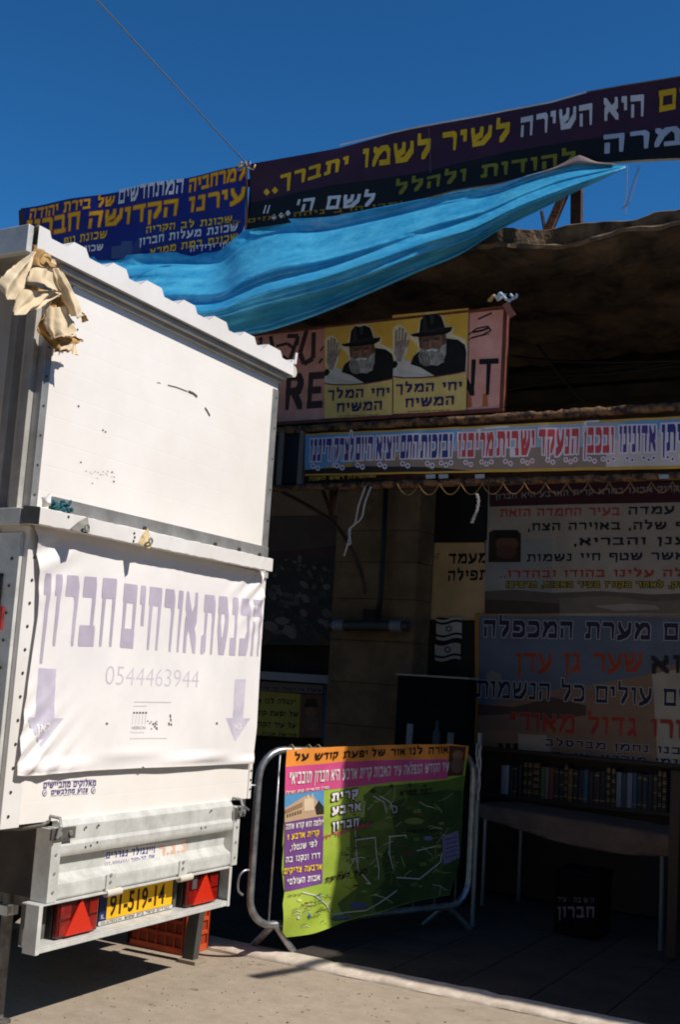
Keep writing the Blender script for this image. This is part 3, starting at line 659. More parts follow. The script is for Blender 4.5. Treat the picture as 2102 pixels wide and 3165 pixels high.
tag(S.build('verse_banner'),'printed verse banner with blue and red outlined letters tied to the rusty board','banner')
# scalloped cord under the board
mb = MB(); pts = []
for i in range(16*12+1):
    t = i/12; x = -140+t*128; k = t % 1; y = 578-t*1.2+68*math.sin(math.pi*k)**.8
    pts.append(at('z4b',x,y,1,6.27+.01*math.sin(t*2.1)))
mb.tube(pts,.0032,mat('sisal_cord',(150,112,64),rough=.9,var=.4,scale=40),6)
tag(mb.build('scalloped_cord',smooth=True),'tan cord hanging in scallops below the verse board','cord')
def twist(name,label,view,pts,r,m):
    mb = MB(); P = smooth_path([at(view,*p,1,6.26) for p in pts],6)
    for s in (0,math.pi): mb.tube([p+Vector((r*math.cos(k*1.1+s),r*math.sin(k*1.1+s),0)) for k, p in enumerate(P)],r*.8,m,6)
    return tag(mb.build(name,smooth=True),label,'cord')
m_str = mat('white_string',(205,196,186),rough=.9,var=.3,scale=50)
twist('twisted_cord','short twisted white cord hanging from the scalloped cord','z4b',[(340,640),(350,680),(340,740),(325,775),(310,812)],.006,m_str)
mb = MB()
for pts in ([(705,205),(660,330),(640,430),(610,470),(600,540),(570,640)],[(738,208),(700,310),(680,400),(630,450),(600,480),(610,560),(585,570)]):
    mb.tube(smooth_path([at('z5',*p,1,6.3) for p in pts],6),.006,m_str,6)
tag(mb.build('hanging_string',smooth=True),'knotted white string hanging from the left end of the verse board','string')
mb = MB()
for a, b in (((425,205),(492,385)),((492,205),(490,380)),((528,205),(488,385))): mb.tube([at('z5',*a,1,6.6),at('z5',*b,1,6.6)],.014,m_rustd,6)
mb.tube(smooth_path([at('z5',*p,1,6.6) for p in ((180,240),(330,320),(500,430),(590,550),(660,700),(690,800),(700,875))],6),.014,m_rustd,6)
tag(mb.build('bent_rod',smooth=True),'rusty bent rods hanging behind the left end of the verse board','rod')

# ------------------------------------------------------------------ things on the back wall
def back(name, label, cat, y, fn, disp=None, group=None):
    S = Ysurf(y, disp); fn(S); return tag(S.build(name),label,cat,group)
gold = ink((196,130,50)); dtx = ink((40,38,66)); gr_o = ink((176,170,166)); rd = ink((178,66,44))
def upper(S):
    S.pp('z4b',[(408,585),(1900,560),(1900,1440),(385,1450)],0,ink((184,168,150)))
    S.pp('z6b',[(390,-160),(800,-165),(800,290),(388,290)],1,ink((164,158,152)))
    S.pp('z4b',[(412,585),(1900,555),(1900,680),(415,715)],1,ink((74,34,40)))
    text(S,'z4b','קרוק אבינו במרא קרית הארבע היא חברון',(450,672),(1560,620),34,ink((150,140,136)),L=3)
    text(S,'z4b','בעיר החמדה הזאת',(478,778),(1205,768),48,ink((186,78,66)),L=3)
    text(S,'z4b','לו עמדה',(1255,765),(1680,752),48,dtx,L=3)
    text(S,'z4b','כף שלה, באוירה הצח,',(650,862),(1660,850),46,ink((36,34,40)),L=3)
    text(S,'z4b','רענן והבריא,',(930,952),(1690,940),46,ink((36,34,40)),L=3)
    text(S,'z4b','אשר שטף חיי נשמות',(640,1048),(1600,1035),46,ink((40,36,40)),out=gr_o,og=.08,L=3)
    text(S,'z4b','גלה עלינו בהודו ובהדרו..',(480,1144),(1640,1138),44,rd,L=3)
    text(S,'z6b','קוק, לאחר בקורו בעיר האבות, תרפ"ב)',(515,126),(1620,128),32,ink((196,168,52)),out=ink((34,34,24)),og=.14,L=3)
    # small framed portrait, dim and brown
    S.pp('z4b',[(412,870),(440,855),(580,855),(606,880),(604,1050),(408,1050)],3,ink((58,40,30)))
    S.oval('z4b',520,940,70,46,4,ink((112,74,50))); S.oval('z4b',515,990,62,40,5,ink((94,64,46))); S.pp('z4b',[(440,905),(600,905),(590,862),(460,862)],5,ink((40,28,24)))
    # hazy landscape along the bottom
    S.pp('z6b',[(388,150),(560,140),(800,160),(1100,150),(1400,170),(1900,150),(1900,285),(388,285)],2,ink((110,96,84)))
    S.pp('z6b',[(388,200),(640,208),(860,230),(860,285),(388,285)],3,ink((84,66,56)))
    S.pp('z6b',[(840,190),(1150,180),(1420,215),(1700,190),(1700,285),(840,285)],3,ink((130,116,100)))
    S.pp('z6b',[(1050,240),(1250,225),(1420,235),(1450,262),(1180,270)],4,ink((170,156,140)))
back('wall_banner','grey blue wall banner with black and red Hebrew lines and dim portrait','banner',8.49,upper,lambda u,v:.01*math.sin(4*u+2*v))
def lower(S):
    S.pp('z6b',[(330,286),(838,292),(840,304),(1375,302),(1900,300),(1900,1262),(1380,1212),(325,1110)],0,gold)
    S.pp('z6b',[(352,296),(1900,312),(1900,1245),(1380,1200),(345,1102)],1,ink((106,114,132)))
    S.pp('z6b',[(1000,720),(1390,650),(1420,610),(1900,560),(1900,1246),(1380,1200),(345,1102),(345,850),(700,760)],2,ink((150,116,92)))
    S.pp('z6b',[(345,830),(560,850),(800,790),(1000,840),(1000,900),(345,980)],3,ink((92,70,60)))
    S.pp('z6b',[(345,900),(600,890),(800,950),(720,1000),(345,990)],4,ink((140,110,96)))
    S.pp('z6b',[(1400,650),(1900,560),(1900,1240),(1440,1200)],3,ink((188,172,152)))
    S.pp('z6b',[(590,1010),(760,1020),(800,1150),(590,1120)],4,ink((186,164,146)))
    S.pp('z6b',[(395,650),(430,628),(480,650),(490,720),(440,760),(400,720)],3,ink((150,140,132)))
    for x in (470,515,560): S.pp('z6b',[(x,1068),(x+28,1070),(x+28,1108),(x,1106)],5,ink((40,32,30)))
    lo = ink((196,190,192))
    text(S,'z6b','ם מערת המכפלה',(380,426),(1560,448),104,ink((50,42,70)),out=lo,og=.045,L=6,nw=.17,nh=.28)
    text(S,'z6b','שער גן עדן',(572,640),(1336,640),118,rd,out=ink((150,120,110)),og=.03,L=6,nw=.16,nh=.2)
    text(S,'z6b','הוא',(1395,650),(1700,640),110,ink((44,36,52)),L=6)
    text(S,'z6b','שם עולים כל הנשמות',(335,790),(1660,850),104,ink((44,36,56)),out=lo,og=.04,L=6,nw=.16,nh=.2)
    text(S,'z6b','אורו גדול מאוד"',(535,990),(1700,1045),110,ink((176,56,40)),out=ink((150,116,104)),og=.03,L=6,nw=.16,nh=.2)
    text(S,'z6b','רבנו נחמן מברסלב',(755,1082),(1640,1140),42,ink((40,36,56)),out=lo,og=.06,L=6)
    text(S,'z6b','נמי מוהר"ן, י"ז, ב).',(760,1150),(1560,1200),36,ink((40,36,56)),out=lo,og=.06,L=6)
back('wall_banner','wall banner with gold border, large dark and orange red Hebrew letters over hillside','banner',8.47,lower,lambda u,v:.012*math.sin(3*u+1)+.006*math.sin(7*v))
def notice(S):
    S.pp('z4b',[(20,937),(388,937),(400,1400),(60,1400)],0,ink((226,190,136)))
    S.pp('z6b',[(75,-160),(388,-160),(385,278),(62,285)],0,ink((226,190,136)))
    text(S,'z4b','מעמד',(170,1062),(405,1055),62,ink((26,24,22)),L=3)
    text(S,'z4b','תפילה',(165,1165),(405,1158),62,ink((26,24,22)),L=3)
    text(S,'z4b','קרן ברית',(55,1015),(112,1012),16,ink((90,76,56)),L=3); text(S,'z4b','ברית',(60,1036),(108,1034),18,ink((90,76,56)),L=3)
back('notice_board','cream notice with two black Hebrew words beside the grey wall banner','notice',8.52,notice)
mb = MB(); a = at('z4b',25,600,1,8.5); b = at('z4b',392,930,1,8.5); mb.box(a.x,b.x,8.5,8.54,b.z,a.z+.2,mat('black_board',(16,16,18)))
tag(mb.build('dark_board',bevel=.004),'plain black board above the cream notice','board')
mb = MB(); a = at('z6b',-10,290,1,8.5); b = at('z6b',330,1240,1,8.5); mb.box(a.x,b.x,8.5,8.54,.05,a.z-.04,mat('dark_door',(34,30,28),rough=.7))
tag(mb.build('dark_door',bevel=.004),'dark brown door panel behind the flag sheet','door')
def flags(S):
    S.pp('z6b',[(98,308),(252,320),(240,576),(84,560)],0,ink((34,34,40)))
    for k in (0,1):
        o = k*126; ox = -8*k
        def wy(x, y): return (x+ox, y+o+9*math.sin((x-95)/155*6.0))
        def band(y0, y1, L, m):
            xs = [95+155*i/14 for i in range(15)]; S.pp('z6b',[wy(x,y0) for x in xs]+[wy(x,y1) for x in xs[::-1]],L,m)
        fw_ = ink((205,202,196)); fb = ink((40,58,110))
        if k == 0: band(316,330,1,fw_)
        band(345,408,1,fw_); band(422,440,1,fw_)
        star(S,'z6b',172+ox,377+o,23,fb,3,.006)
back('flag_sheet','black sheet with two small white flags with dark star and wavy stripes','sticker',8.49,flags)
# dark cabinet with pale top edge, upright folders in front
cab = thing('cabinet','dark cabinet with a pale top edge behind the street barrier','cabinet',(-3.7,8.1,.05))
a = at('zs',905,165,1,8.02); b = at('zs',1345,200,1,8.02)
mb = MB(); mb.box(a.x,b.x,8.02,8.19,.05,a.z-.012,mat('cabinet_black',(17,18,16),rough=.9,spec=.15)); mb.build('body',cab,bevel=.006)
mb = MB(); mb.box(a.x-.01,b.x+.01,8.0,8.2,a.z-.01,a.z+.004,mat('pale_trim',(176,158,140),rough=.5)); mb.build('top_edge',cab,bevel=.002)
for nm, lab, x, y0, y1, wd, cl in (('paper_roll','pale paper roll standing left in front of the dark cabinet',980,475,640,.05,(150,146,150)),('bottle','dim grey bottle standing in front of the dark cabinet',1150,455,640,.06,(60,66,70)),('paper_roll','short pale paper roll right of the grey bottle',1232,530,640,.05,(120,116,118))):
    p = at('zs',x,y0,1,7.9); q = at('zs',x,y1,1,7.9); mb = MB(); m_ = mat(nm+str(x),cl,rough=.6)
    if nm == 'bottle': mb.tube([(p.x,7.9,q.z),(p.x,7.9,p.z-.09),(p.x,7.9,p.z-.05),(p.x,7.9,p.z)],wd/2,m_,12,rf=lambda t: 1 if t < .5 else .4)
    else: mb.tube([(p.x,7.9,q.z),(p.x+.004,7.9,p.z)],wd/2,m_,12)
    tag(mb.build(nm,smooth='auto'),lab,nm.replace('_',' '))
mb = MB(); p = at('zs',1150,640,1,7.9); mb.box(p.x-.4,p.x+.3,7.8,8.0,p.z-.03,p.z,mat('cabinet_black',(20,24,24)))
sh = tag(mb.build('low_shelf',bevel=.003),'low dark shelf carrying the paper rolls and bottle','shelf')
for xx in (p.x-.38,p.x+.26):
    mb = MB(); mb.box(xx,xx+.03,7.82,7.98,.05,p.z-.03,mat('cabinet_black',(20,24,24))); mb.build('leg',sh)
# left of the pillar: landscape poster, ledge, yellow poster, blue poster
def land(S):
    S.pp('z5',[(-200,190),(620,205),(610,1200),(-240,1180)],0,ink((60,56,50)))
    S.pp('z5',[(-200,200),(620,215),(618,385),(-200,400)],1,ink((132,112,90)))
    S.pp('z5',[(-200,395),(618,385),(600,560),(400,590),(200,610),(-200,620)],1,ink((86,72,60)))
    S.pp('z5',[(-200,620),(150,625),(300,600),(440,605),(620,560),(618,640),(-200,660)],2,ink((76,50,50)))
    r_ = random.Random(5); cs = [ink((70,70,66)),ink((52,52,50)),ink((98,92,88)),ink((74,58,52)),ink((44,52,48)),ink((120,112,106))]
    for k in range(260):
        x, y = r_.uniform(-190,590), 640+520*(k/260)+r_.uniform(-20,20); s = 14+ (y-640)*.06
        S.oval('z5',x,y,s*r_.uniform(.5,1.3),s*r_.uniform(.35,.8),2+k % 9,r_.choice(cs),9,rot=r_.uniform(0,90))
back('landscape_poster','large dim landscape poster on the wall left of the stone pillar','poster',8.5,land)
mb = MB(); p = at('zs',0,145,1,8.35); mb.box(-6.6,-4.64,8.3,8.59,p.z-.07,p.z,mat('ledge_stone',(150,150,152),rough=.9)); tag(mb.build('stone_ledge',bevel=.006),'grey stone ledge below the dim landscape poster','ledge')
def yel(S):
    S.pp('zs',[(-60,205),(440,235),(435,290),(-60,262)],1,ink((130,130,146))); S.pp('zs',[(-60,262),(300,290),(290,560),(-60,540)],1,ink((176,166,70)))
    S.pp('zs',[(300,290),(436,296),(432,560),(290,560)],1,ink((110,76,60)))
    text(S,'zs','שרשרת אור הגאולה וקרן אורה על עיר',(-50,258),(430,280),20,ink((50,60,110)),L=3)
    for s_, x0_, x1_, y in (('"נגלה לנו אור',-10,268,352),('של יפעת קודש',-10,285,428),('על עיר הקודש',-10,270,498),('מורשת אבות',60,275,552)):
        text(S,'zs',s_,(x0_,y-8),(x1_,y+4),30 if y < 540 else 18,ink((34,30,26)),L=3)
    S.oval('zs',365,400,36,32,3,ink((130,96,70))); S.oval('zs',365,470,44,52,3,ink((112,90,76))); S.pp('zs',[(320,370),(410,372),(396,320),(338,318)],4,ink((54,38,32)))
back('yellow_notice','dim yellow notice with dark Hebrew lines and brown portrait left of the pillar','poster',8.5,yel)
def bluep(S):
    S.pp('zs',[(444,205),(580,215),(570,600),(430,600)],0,ink((48,72,124))); S.pp('zs',[(500,270),(545,275),(530,420),(500,410)],1,ink((110,50,60))); S.pp('zs',[(455,455),(505,460),(490,560),(450,560)],1,ink((140,56,50)))
    text(S,'zs','קדש',(490,330),(540,330),30,ink((150,110,90)),L=3)
back('blue_poster','narrow dark blue poster with red patches beside the yellow notice','poster',8.48,bluep)
lamp = thing('tube_lamp','dim fluorescent tube fitting on the front of the stone pillar','lamp',(-4.4,8.12,2.0))
a = at('z5',480,1070,1,8.1); b = at('z5',970,1075,1,8.1)
mb = MB(); mb.tube([a,b],.045,mat('lamp_plastic',(58,58,58),rough=.4),12); mb.build('diffuser',lamp,smooth='auto')
for t in (.13,.86):
    mb = MB(); mb.tube([a+(b-a)*(t-.07),a+(b-a)*(t+.07)],.05,mat('lamp_clip',(128,128,130),rough=.4),12); mb.build('clip',lamp,smooth='auto')
mb = MB(); mb.box(a.x+.3,b.x-.3,8.1,8.2,a.z-.02,a.z+.14,m_dark); mb.build('bracket',lamp)

# bookcase with books
bc = thing('bookcase','dark low bookcase full of books under the gold bordered banner','bookcase',(-2.5,8.45,.05))
mb = MB(); bx0, bx1 = -3.42, -1.2
mw = mat('dark_wood',(52,36,26),rough=.7,var=.3,scale=3,stretch=(1,6,12))
mb.box(bx0,bx1,8.33,8.46,.76,.79,mw); mb.build('shelf',bc)
for x in (bx0-.03,bx1): mb = MB(); mb.box(x,x+.03,8.32,8.46,.05,1.1,mw); mb.build('side',bc)
mb = MB(); mb.box(bx0,bx1,8.45,8.465,.05,1.1,mw); mb.build('back_panel',bc)
mb = MB(); mb.box(bx0,bx1,8.33,8.46,1.10,1.125,mw); mb.build('top',bc)
spines = [(330,382,(150,150,158),'pale grey',0),(388,410,(30,30,40),'black',0),(412,438,(34,32,44),'black',2),(442,470,(36,34,40),'black',0),(480,510,(30,26,24),'black',4),(512,545,(30,26,24),'black',4),(547,598,(28,25,24),'black',5),(602,632,(90,92,48),'olive green',1),(634,656,(110,112,100),'light grey',1),(660,692,(120,52,32),'rust red',0),(696,728,(40,30,30),'dark brown',2),(732,762,(30,26,24),'black',3),(764,792,(26,24,24),'black',5),(794,822,(120,84,40),'tan',3),(826,860,(40,32,30),'dark brown',3),(864,894,(32,36,48),'dark navy',1),(896,930,(58,84,104),'slate blue',1),(934,968,(48,34,34),'dark brown',0),(972,1012,(60,36,36),'maroon',2),(1016,1052,(34,32,34),'black',1),(1056,1088,(28,26,24),'black',5),(1092,1122,(30,27,25),'black',4),(1126,1160,(130,130,134),'silver grey',0),(1164,1196,(60,62,74),'blue grey',0),(1200,1236,(128,128,136),'pale grey',0),(1240,1268,(52,78,96),'teal blue',1),(1272,1304,(40,40,44),'black',2),(1308,1340,(46,50,66),'dark navy',2),(1344,1380,(32,30,30),'black',0),(1384,1410,(70,52,36),'brown',3),(1414,1440,(30,28,26),'black',4),(1444,1474,(30,26,24),'black',5)]
goldm = mat('gilt',(168,126,66),rough=.5,metal=.4)
seen = {}
for k, (xa, xb, cl, nm, bars) in enumerate(spines):
    t = (xa-330)/1144; yb_, yt_ = 440+t*90, 245+t*40-10*rk.random()-(35 if bars >= 4 else 0)
    A = at('zr',xa,yb_,1,8.335); B = at('zr',xb,yb_,1,8.335); T = at('zr',xa,yt_,1,8.335)
    h = min(T.z-A.z+.0, 1.09-.79) ; mb = MB(); z0 = .792; bw = B.x-A.x
    m_b = mat('book_%d_%d_%d' % cl, cl, rough=.55, var=.2, scale=30)
    n = 5; P = [[(A.x+bw*i/n, 8.335-.006*math.sin(math.pi*i/n), z) for i in range(n+1)] for z in (z0, z0+h)]
    mb.grid(P, m_b); mb.box(A.x,B.x,8.3352,8.44,z0,z0+h,m_b)
    for j in range(bars):
        zj = z0+h*(.12+.76*j/max(bars-1,1)); mb.box(A.x+bw*.12,B.x-bw*.12,8.3265,8.335,zj-.004,zj+.004,goldm)
        if bars >= 4: mb.box(A.x+bw*.2,B.x-bw*.2,8.327,8.335,zj+.012,zj+.018,goldm)
    prev = spines[k-1][3] if k else None; nxt = spines[k+1][3] if k+1 < len(spines) else None
    desc = nm+' book'+(' with %s gilt bars' % ('one','two','three','four','five')[bars-1] if bars else ' with plain spine')
    pos = 'at the left end of the row' if not prev else ('at the right end of the row' if not nxt else 'between a %s and a %s book' % (prev, nxt))
    lab = desc+' '+pos
    ords = ['first','second','third','fourth','fifth','sixth','seventh','eighth','ninth','tenth']
    if lab in seen: lab = desc+' further right, '+pos[:7]+' two dark books'
    seen[lab] = 1
    tag(mb.build('book'),lab,'book','books standing in the dark bookcase')
# table with cloth, box below
tb = thing('folding_table','folding table half hidden under a loose dim cloth','table',(-2.3,7.9,.05))
fl, frr = Vector((-3.10,7.86,0)), Vector((-1.68,7.36,0)); dx_ = (frr-fl).normalized(); dy_ = Vector((-dx_.y,dx_.x,0)); Ln = (frr-fl).length; dp = .46
def TP(a, b, z): p = fl+dx_*a+dy_*b; return Vector((p.x,p.y,z))
mb = MB(); mb.hexa([TP(0,0,.715),TP(Ln,0,.715),TP(Ln,dp,.715),TP(0,dp,.715),TP(0,0,.745),TP(Ln,0,.745),TP(Ln,dp,.745),TP(0,dp,.745)],mat('table_wood',(70,52,40),rough=.6)); mb.build('tabletop',tb)
m_leg = mat('grey_tube',(120,124,134),rough=.35,metal=.7)
for a_, b_ in ((.03,.03),(.03,dp-.03),(Ln-.03,.03),(Ln-.03,dp-.03)):
    mb = MB(); mb.tube([TP(a_,b_,.05),TP(a_,b_,.715)],.014,m_leg,8); mb.build('leg',tb,smooth='auto')
mb = MB(); fwv = wob(51,6,6); na, nb = 60, 26; P = []
for j in range(nb+1):
    row = []
    for i in range(na+1):
        a_ = -.05+(Ln+.1)*i/na; s_ = j/nb*(dp+.30)
        drop_len = .03+.13*max(0,math.sin(.4+2.4*i/na))*(i/na)**.6
        b_ = dp-s_
        if b_ > 0: z = .752+.004*fwv(a_*3,b_*3); y = b_
        else:
            d = min(-b_, .06+.26*drop_len/.16*.55); z = .752-d; y = -.012-.012*math.sin(11*a_)*d*5
        row.append(TP(a_, y, z))
    P.append(row)
mb.grid(P, mat('table_cloth',(104,84,74),rough=.85,rgb2=(78,62,55),scale=6))
tag(mb.build('tablecloth',smooth=True,solid=.002),'brownish cloth thrown over the folding table by the bookcase','tablecloth')
S = Ysurf(7.38)
bx = thing('black_box','black box with worn white Hebrew lettering under the folding table','box',(-2.2,7.5,.05))
a = at('zr',690,1480,1,7.4); b = at('zr',1010,1100,1,7.4)
mb = MB(); mb.box(a.x,b.x,7.4,7.7,.05,.42,mat('box_black',(9,9,9),rough=.9,spec=.1)); mb.box(a.x-.01,b.x+.01,7.39,7.71,.42,.45,mat('box_black',(1,1,1))); mb.build('body',bx,bevel=.008)
S = Ysurf(7.397); text(S,'zr','הישיבה בעיר',(722,1196),(975,1204),34,ink((84,82,88)),L=1,skip=.1); text(S,'zr','חברון',(722,1306),(975,1306),78,ink((104,102,108)),L=1)
S.build('lettering',bx)
mb = MB(); p = at('zr',1512,1330,1,7.25); mb.bar((p.x,7.25,.05),(p.x+.01,7.25,1.15),.06,.03,mat('dark_wood',(1,1,1)),up=(0,1,0))
tag(mb.build('wooden_post',bevel=.003),'dark wooden post standing beside the right end of the table','post')

# ------------------------------------------------------------------ street barrier with map banner
BA, BB = None, None
zf = .034
BA = at('zb',342,1420,2,zf); BB = at('zb',1468,1280,2,zf)
bd = Vector((BB.x-BA.x,BB.y-BA.y,0)).normalized(); bn = Vector((bd.y,-bd.x,0))
def Bsurf(off, disp=None, g=.06): return Surf(Vector((BA.x,BA.y,0))+bn*off,bd,(0,0,1),bn,disp,g)
SB = Bsurf(0)
def bp(x, y, off=0): u, v = SB.uv('zb',x,y); return SB.W(u,v,off)
m_galv = mat('galvanised_tube',(172,172,174),rough=.38,metal=.75,rgb2=(128,128,132),scale=18)
bar_ = thing('street_barrier','galvanised steel crowd barrier standing on the kerb with a map banner','barrier',(BA.x,BA.y,.05))
u_r = SB.uv('zb',1500,140)[0]; u_l, v_t = SB.uv('zb',118,330)[0], SB.uv('zb',300,140)[1]
v_b = SB.uv('zb',170,1255)[1]; u_l2 = SB.uv('zb',75,1040)[0]; ul = (u_l+u_l2)/2
def loop():
    R = .16; P = []
    for cx, cz, a0 in ((ul+R,v_t-R,180),(u_r-R,v_t-R,90),(u_r-R,v_b+R,0),(ul+R,v_b+R,-90)):
        for k in range(7):
            t = math.radians(a0-90*k/6); P.append((cx+R*math.cos(t), cz+R*math.sin(t)))
    P.append(P[0]); P.append(P[1]); return [SB.W(u,v) for u, v in P]
mb = MB(); mb.tube(loop(),.021,m_galv,12,cap=False); mb.build('loop_frame',bar_,smooth=True)
ub = SB.uv('zb',230,600)[0]
for k in range(9):
    uu = ub+k*(u_r-.12-ub)/8; mb = MB(); mb.tube([SB.W(uu,v_b),SB.W(uu,v_t)],.0065,m_galv,8); mb.build('upright_bar',bar_,smooth=True)
for y0, y1, x0_ in ((370,545,95),(910,1085,55)):
    q = SB.uv('zb',x0_,y0); q2 = SB.uv('zb',x0_-20,y1); u1_ = SB.uv('zb',100,y0)[0]
    A = SB.W(ul,q[1]); D = SB.W(ul,q2[1]+.02); off = -bd*.085
    mb = MB(); mb.tube(smooth_path([A,A+off*.6+Vector((0,0,.004)),A+off+Vector((0,0,-.03)),D+off+Vector((0,0,.03)),D+off*.6],5),.007,m_galv,8); mb.build('hook',bar_,smooth=True)
for uu in (SB.uv('zb',225,1240)[0], SB.uv('zb',1325,1055)[0]):
    for sgn in (1,-1):
        top_ = SB.W(uu,v_b+.005); 
        ft = Vector((BA.x,BA.y,zf)) if (sgn == 1 and uu < .4) else (Vector((BB.x,BB.y,zf)) if sgn == 1 else top_+bn*(-.22)+bd*(.02)+Vector((0,0,zf-top_.z)))
        mb = MB(); mb.tube([top_,top_+(ft-top_)*.15,ft],.02,m_galv,10); mb.build('foot',bar_,smooth='auto')
for x in (155,200): pass
# the map banner
bw1, bw2 = wob(61,9,7), wob(62,4,14)
SBn = Bsurf(.035, lambda u, v: .014*bw1(u,v)+.010*bw2(u,v)+.020*max(0,(.55-v)/.55)*math.sin(11*u+6*v)+.010*max(0,(.5-v)/.5)*math.sin(23*v-9*u+1)+.010*max(0,(v-.95)/.25)*math.sin(21*u))
S = SBn; S.lay = .0016; S.g = .045
OR, PK, GN, PU, WH, BK = ink((244,150,60)), ink((216,84,138)), mat('map_green',(170,186,66),rough=.5,rgb2=(142,166,56),scale=5,bump=.05,bscale=9), ink((118,70,136)), ink((232,226,218)), ink((30,24,22))
out_ = [(300,138),(420,128),(500,122),(680,116),(1000,106),(1335,100),(1450,112),(1440,300),(1425,600),(1400,860),(1335,1060),(1150,1100),(1000,1135),(800,1195),(600,1268),(450,1305),(300,1332),(276,1300),(272,1120),(285,1050),(272,900),(285,720),(276,760),(284,600),(290,300)]
S.pp('zb',out_,0,GN)
S.pp('zb',[(300,138),(500,122),(680,116),(1000,106),(1335,100),(1450,112),(1446,190),(1330,198),(1000,200),(680,212),(290,245)],1,OR)
S.pp('zb',[(290,245),(680,212),(1000,200),(1330,196),(1330,320),(1000,340),(680,378),(286,420)],1,PK)
S.pp('zb',[(1335,110),(1430,115),(1425,300),(1330,305)],2,ink((84,50,36))); S.oval('zb',1385,170,32,30,3,ink((140,100,72))); S.oval('zb',1385,235,38,50,3,ink((110,84,70)))
text(S,'zb','אורה לנו אור של יפעת קודש על',(350,205),(1325,158),44,BK,L=3,nw=.18)
text(S,'zb','עיר הקודש הנפלאה עיר האבות קרית ארבע היא חברון תובב"א"',(310,358),(1332,272),78,WH,L=3,hr=56,nw=.2,nh=.2)
text(S,'zb','(מרן הראי"ה קוק זצ"ל)',(288,418),(570,384),17,WH,L=3)
S.pp('zb',[(286,425),(541,393),(536,555),(286,600)],2,ink((92,150,196)))
S.pp('zb',[(286,510),(400,440),(410,432),(470,430),(500,470),(536,520),(536,555),(286,600)],3,ink((196,164,130)))
S.pp('zb',[(410,450),(470,440),(476,520),(410,530)],4,ink((224,200,168))); S.pp('zb',[(430,425),(442,423),(442,450),(430,452)],4,ink((224,200,168))); S.pp('zb',[(455,425),(468,412),(470,450),(458,452)],4,ink((200,180,150)))
S.pp('zb',[(480,500),(505,460),(536,500),(536,545),(490,550)],4,ink((46,44,36))); S.pp('zb',[(286,520),(400,470),(400,500),(286,545)],4,ink((150,120,92)))
for k in range(6): S.pp('zb',[(300+k*17,545-k*5),(306+k*17,543-k*5),(306+k*17,566-k*5),(300+k*17,568-k*5)],5,ink((70,56,46)))
S.pp('zb',[(286,600),(534,556),(528,985),(286,1040)],2,PU)
YL = ink((240,200,50))
for s_, xa, xb, y, c_ in (('"ולמה הוא קורא אותה',290,528,640,WH),('קרית ארבע ?',300,502,706,YL),('לפי שנטלו,',320,490,775,WH),('דרו ונקנו בה',292,508,850,WH),('ארבעה צדיקים',280,520,922,YL),('אבות העולם"',298,508,990,WH)):
    text(S,'zb',s_,(xa,y+6),(xb,y-24),36,c_,L=4,nw=.22)
for s_, xa, xb, y in (('קרית',585,752,462),('ארבע',585,768,548),('חברון',585,752,645)): text(S,'zb',s_,(xa,y+4),(xb,y-26),52,WH,out=ink((36,40,26)),og=.1,L=4,nw=.26,nh=.3)
text(S,'zb','העיר העתיקה',(545,985),(805,922),34,BK,L=4)
text(S,'zb','מפת הקריה',(530,706),(830,620),24,ink((206,70,110)),L=4)
text(S,'zb','רמת ממרא',(1015,432),(1215,414),34,BK,L=4)
text(S,'zb','גבעת החרסינה',(1060,670),(1250,655),20,BK,L=4)
rdm = ink((210,206,196)); lg = ink((110,126,60))
for pts in ([(390,1040),(470,1060),(560,1125),(585,1170)],[(585,1100),(560,1125)],[(800,460),(790,520),(770,560)],[(730,620),(735,720),(740,800),(690,900),(665,980)],[(735,710),(865,695),(870,800),(885,900),(880,960)],[(740,800),(750,900),(830,990),(800,985)],[(850,430),(920,470),(940,540)],[(890,430),(960,470),(970,500),(980,540),(1000,530),(1000,500),(960,490)],[(950,690),(1060,680),(1060,700)],[(960,690),(955,800),(980,900)],[(1000,950),(1150,960),(1280,850),(1290,790)],[(600,1190),(800,1160),(1000,1030)],[(1130,780),(1250,750)]):
    S.line('zb',pts,.006,3,rdm)
for x, y, rx, ry, c_ in ((850,400,20,14,ink((60,64,40))),(965,370,14,14,ink((60,64,40))),(1080,362,14,14,ink((60,64,40))),(1175,365,14,12,ink((60,64,40))),(1110,590,60,22,lg),(900,620,60,30,lg),(760,1130,50,20,ink((80,90,130))),(1080,800,40,18,ink((90,70,60))),(1200,700,30,14,ink((120,120,160))),(420,1110,40,12,ink((196,196,60))),(500,1070,14,14,ink((70,100,150))),(430,1190,12,12,ink((70,110,160))),(370,1090,14,10,ink((200,210,120))),(360,1200,10,10,ink((210,210,190)))):
    S.oval('zb',x,y,rx,ry,2,c_,12)
for xa, xb, y in ((395,480,1115),(400,480,1135),(480,555,1170),(300,380,1070),(700,860,768),(1030,1130,560),(1000,1090,480),(420,500,1205)):
    text(S,'zb','קרן אור שבי',(xa,y),(xb,y-12),11,ink((60,66,34)),L=4)
S.pp('zb',[(700,640),(800,560),(790,430),(860,372),(1330,330),(1438,300),(1425,600),(1400,860),(1335,1060),(1150,1098),(1000,1132),(800,1190),(690,1228),(640,1120),(760,1010),(700,860)],.5,mat('map_fields_shade',(96,114,46),rough=.6,spec=.25,rgb2=(74,94,40),scale=7))  # dark field print; its tone also deepens the shade on this side
S.pp('zb',[(960,480),(1100,420),(1330,390),(1430,400),(1418,660),(1400,856),(1333,1055),(1150,1094),(1000,1128),(860,1165),(830,1060),(930,960),(900,820),(1000,700)],.75,mat('map_woods_shade',(64,84,38),rough=.6,spec=.25,rgb2=(46,64,30),scale=8))  # darkest green print, with more of the shade put into its colour
r_ = random.Random(8); st_ = [ink((196,200,150)), ink((120,140,52)), ink((184,196,110)), ink((96,116,48)), ink((206,206,190))]
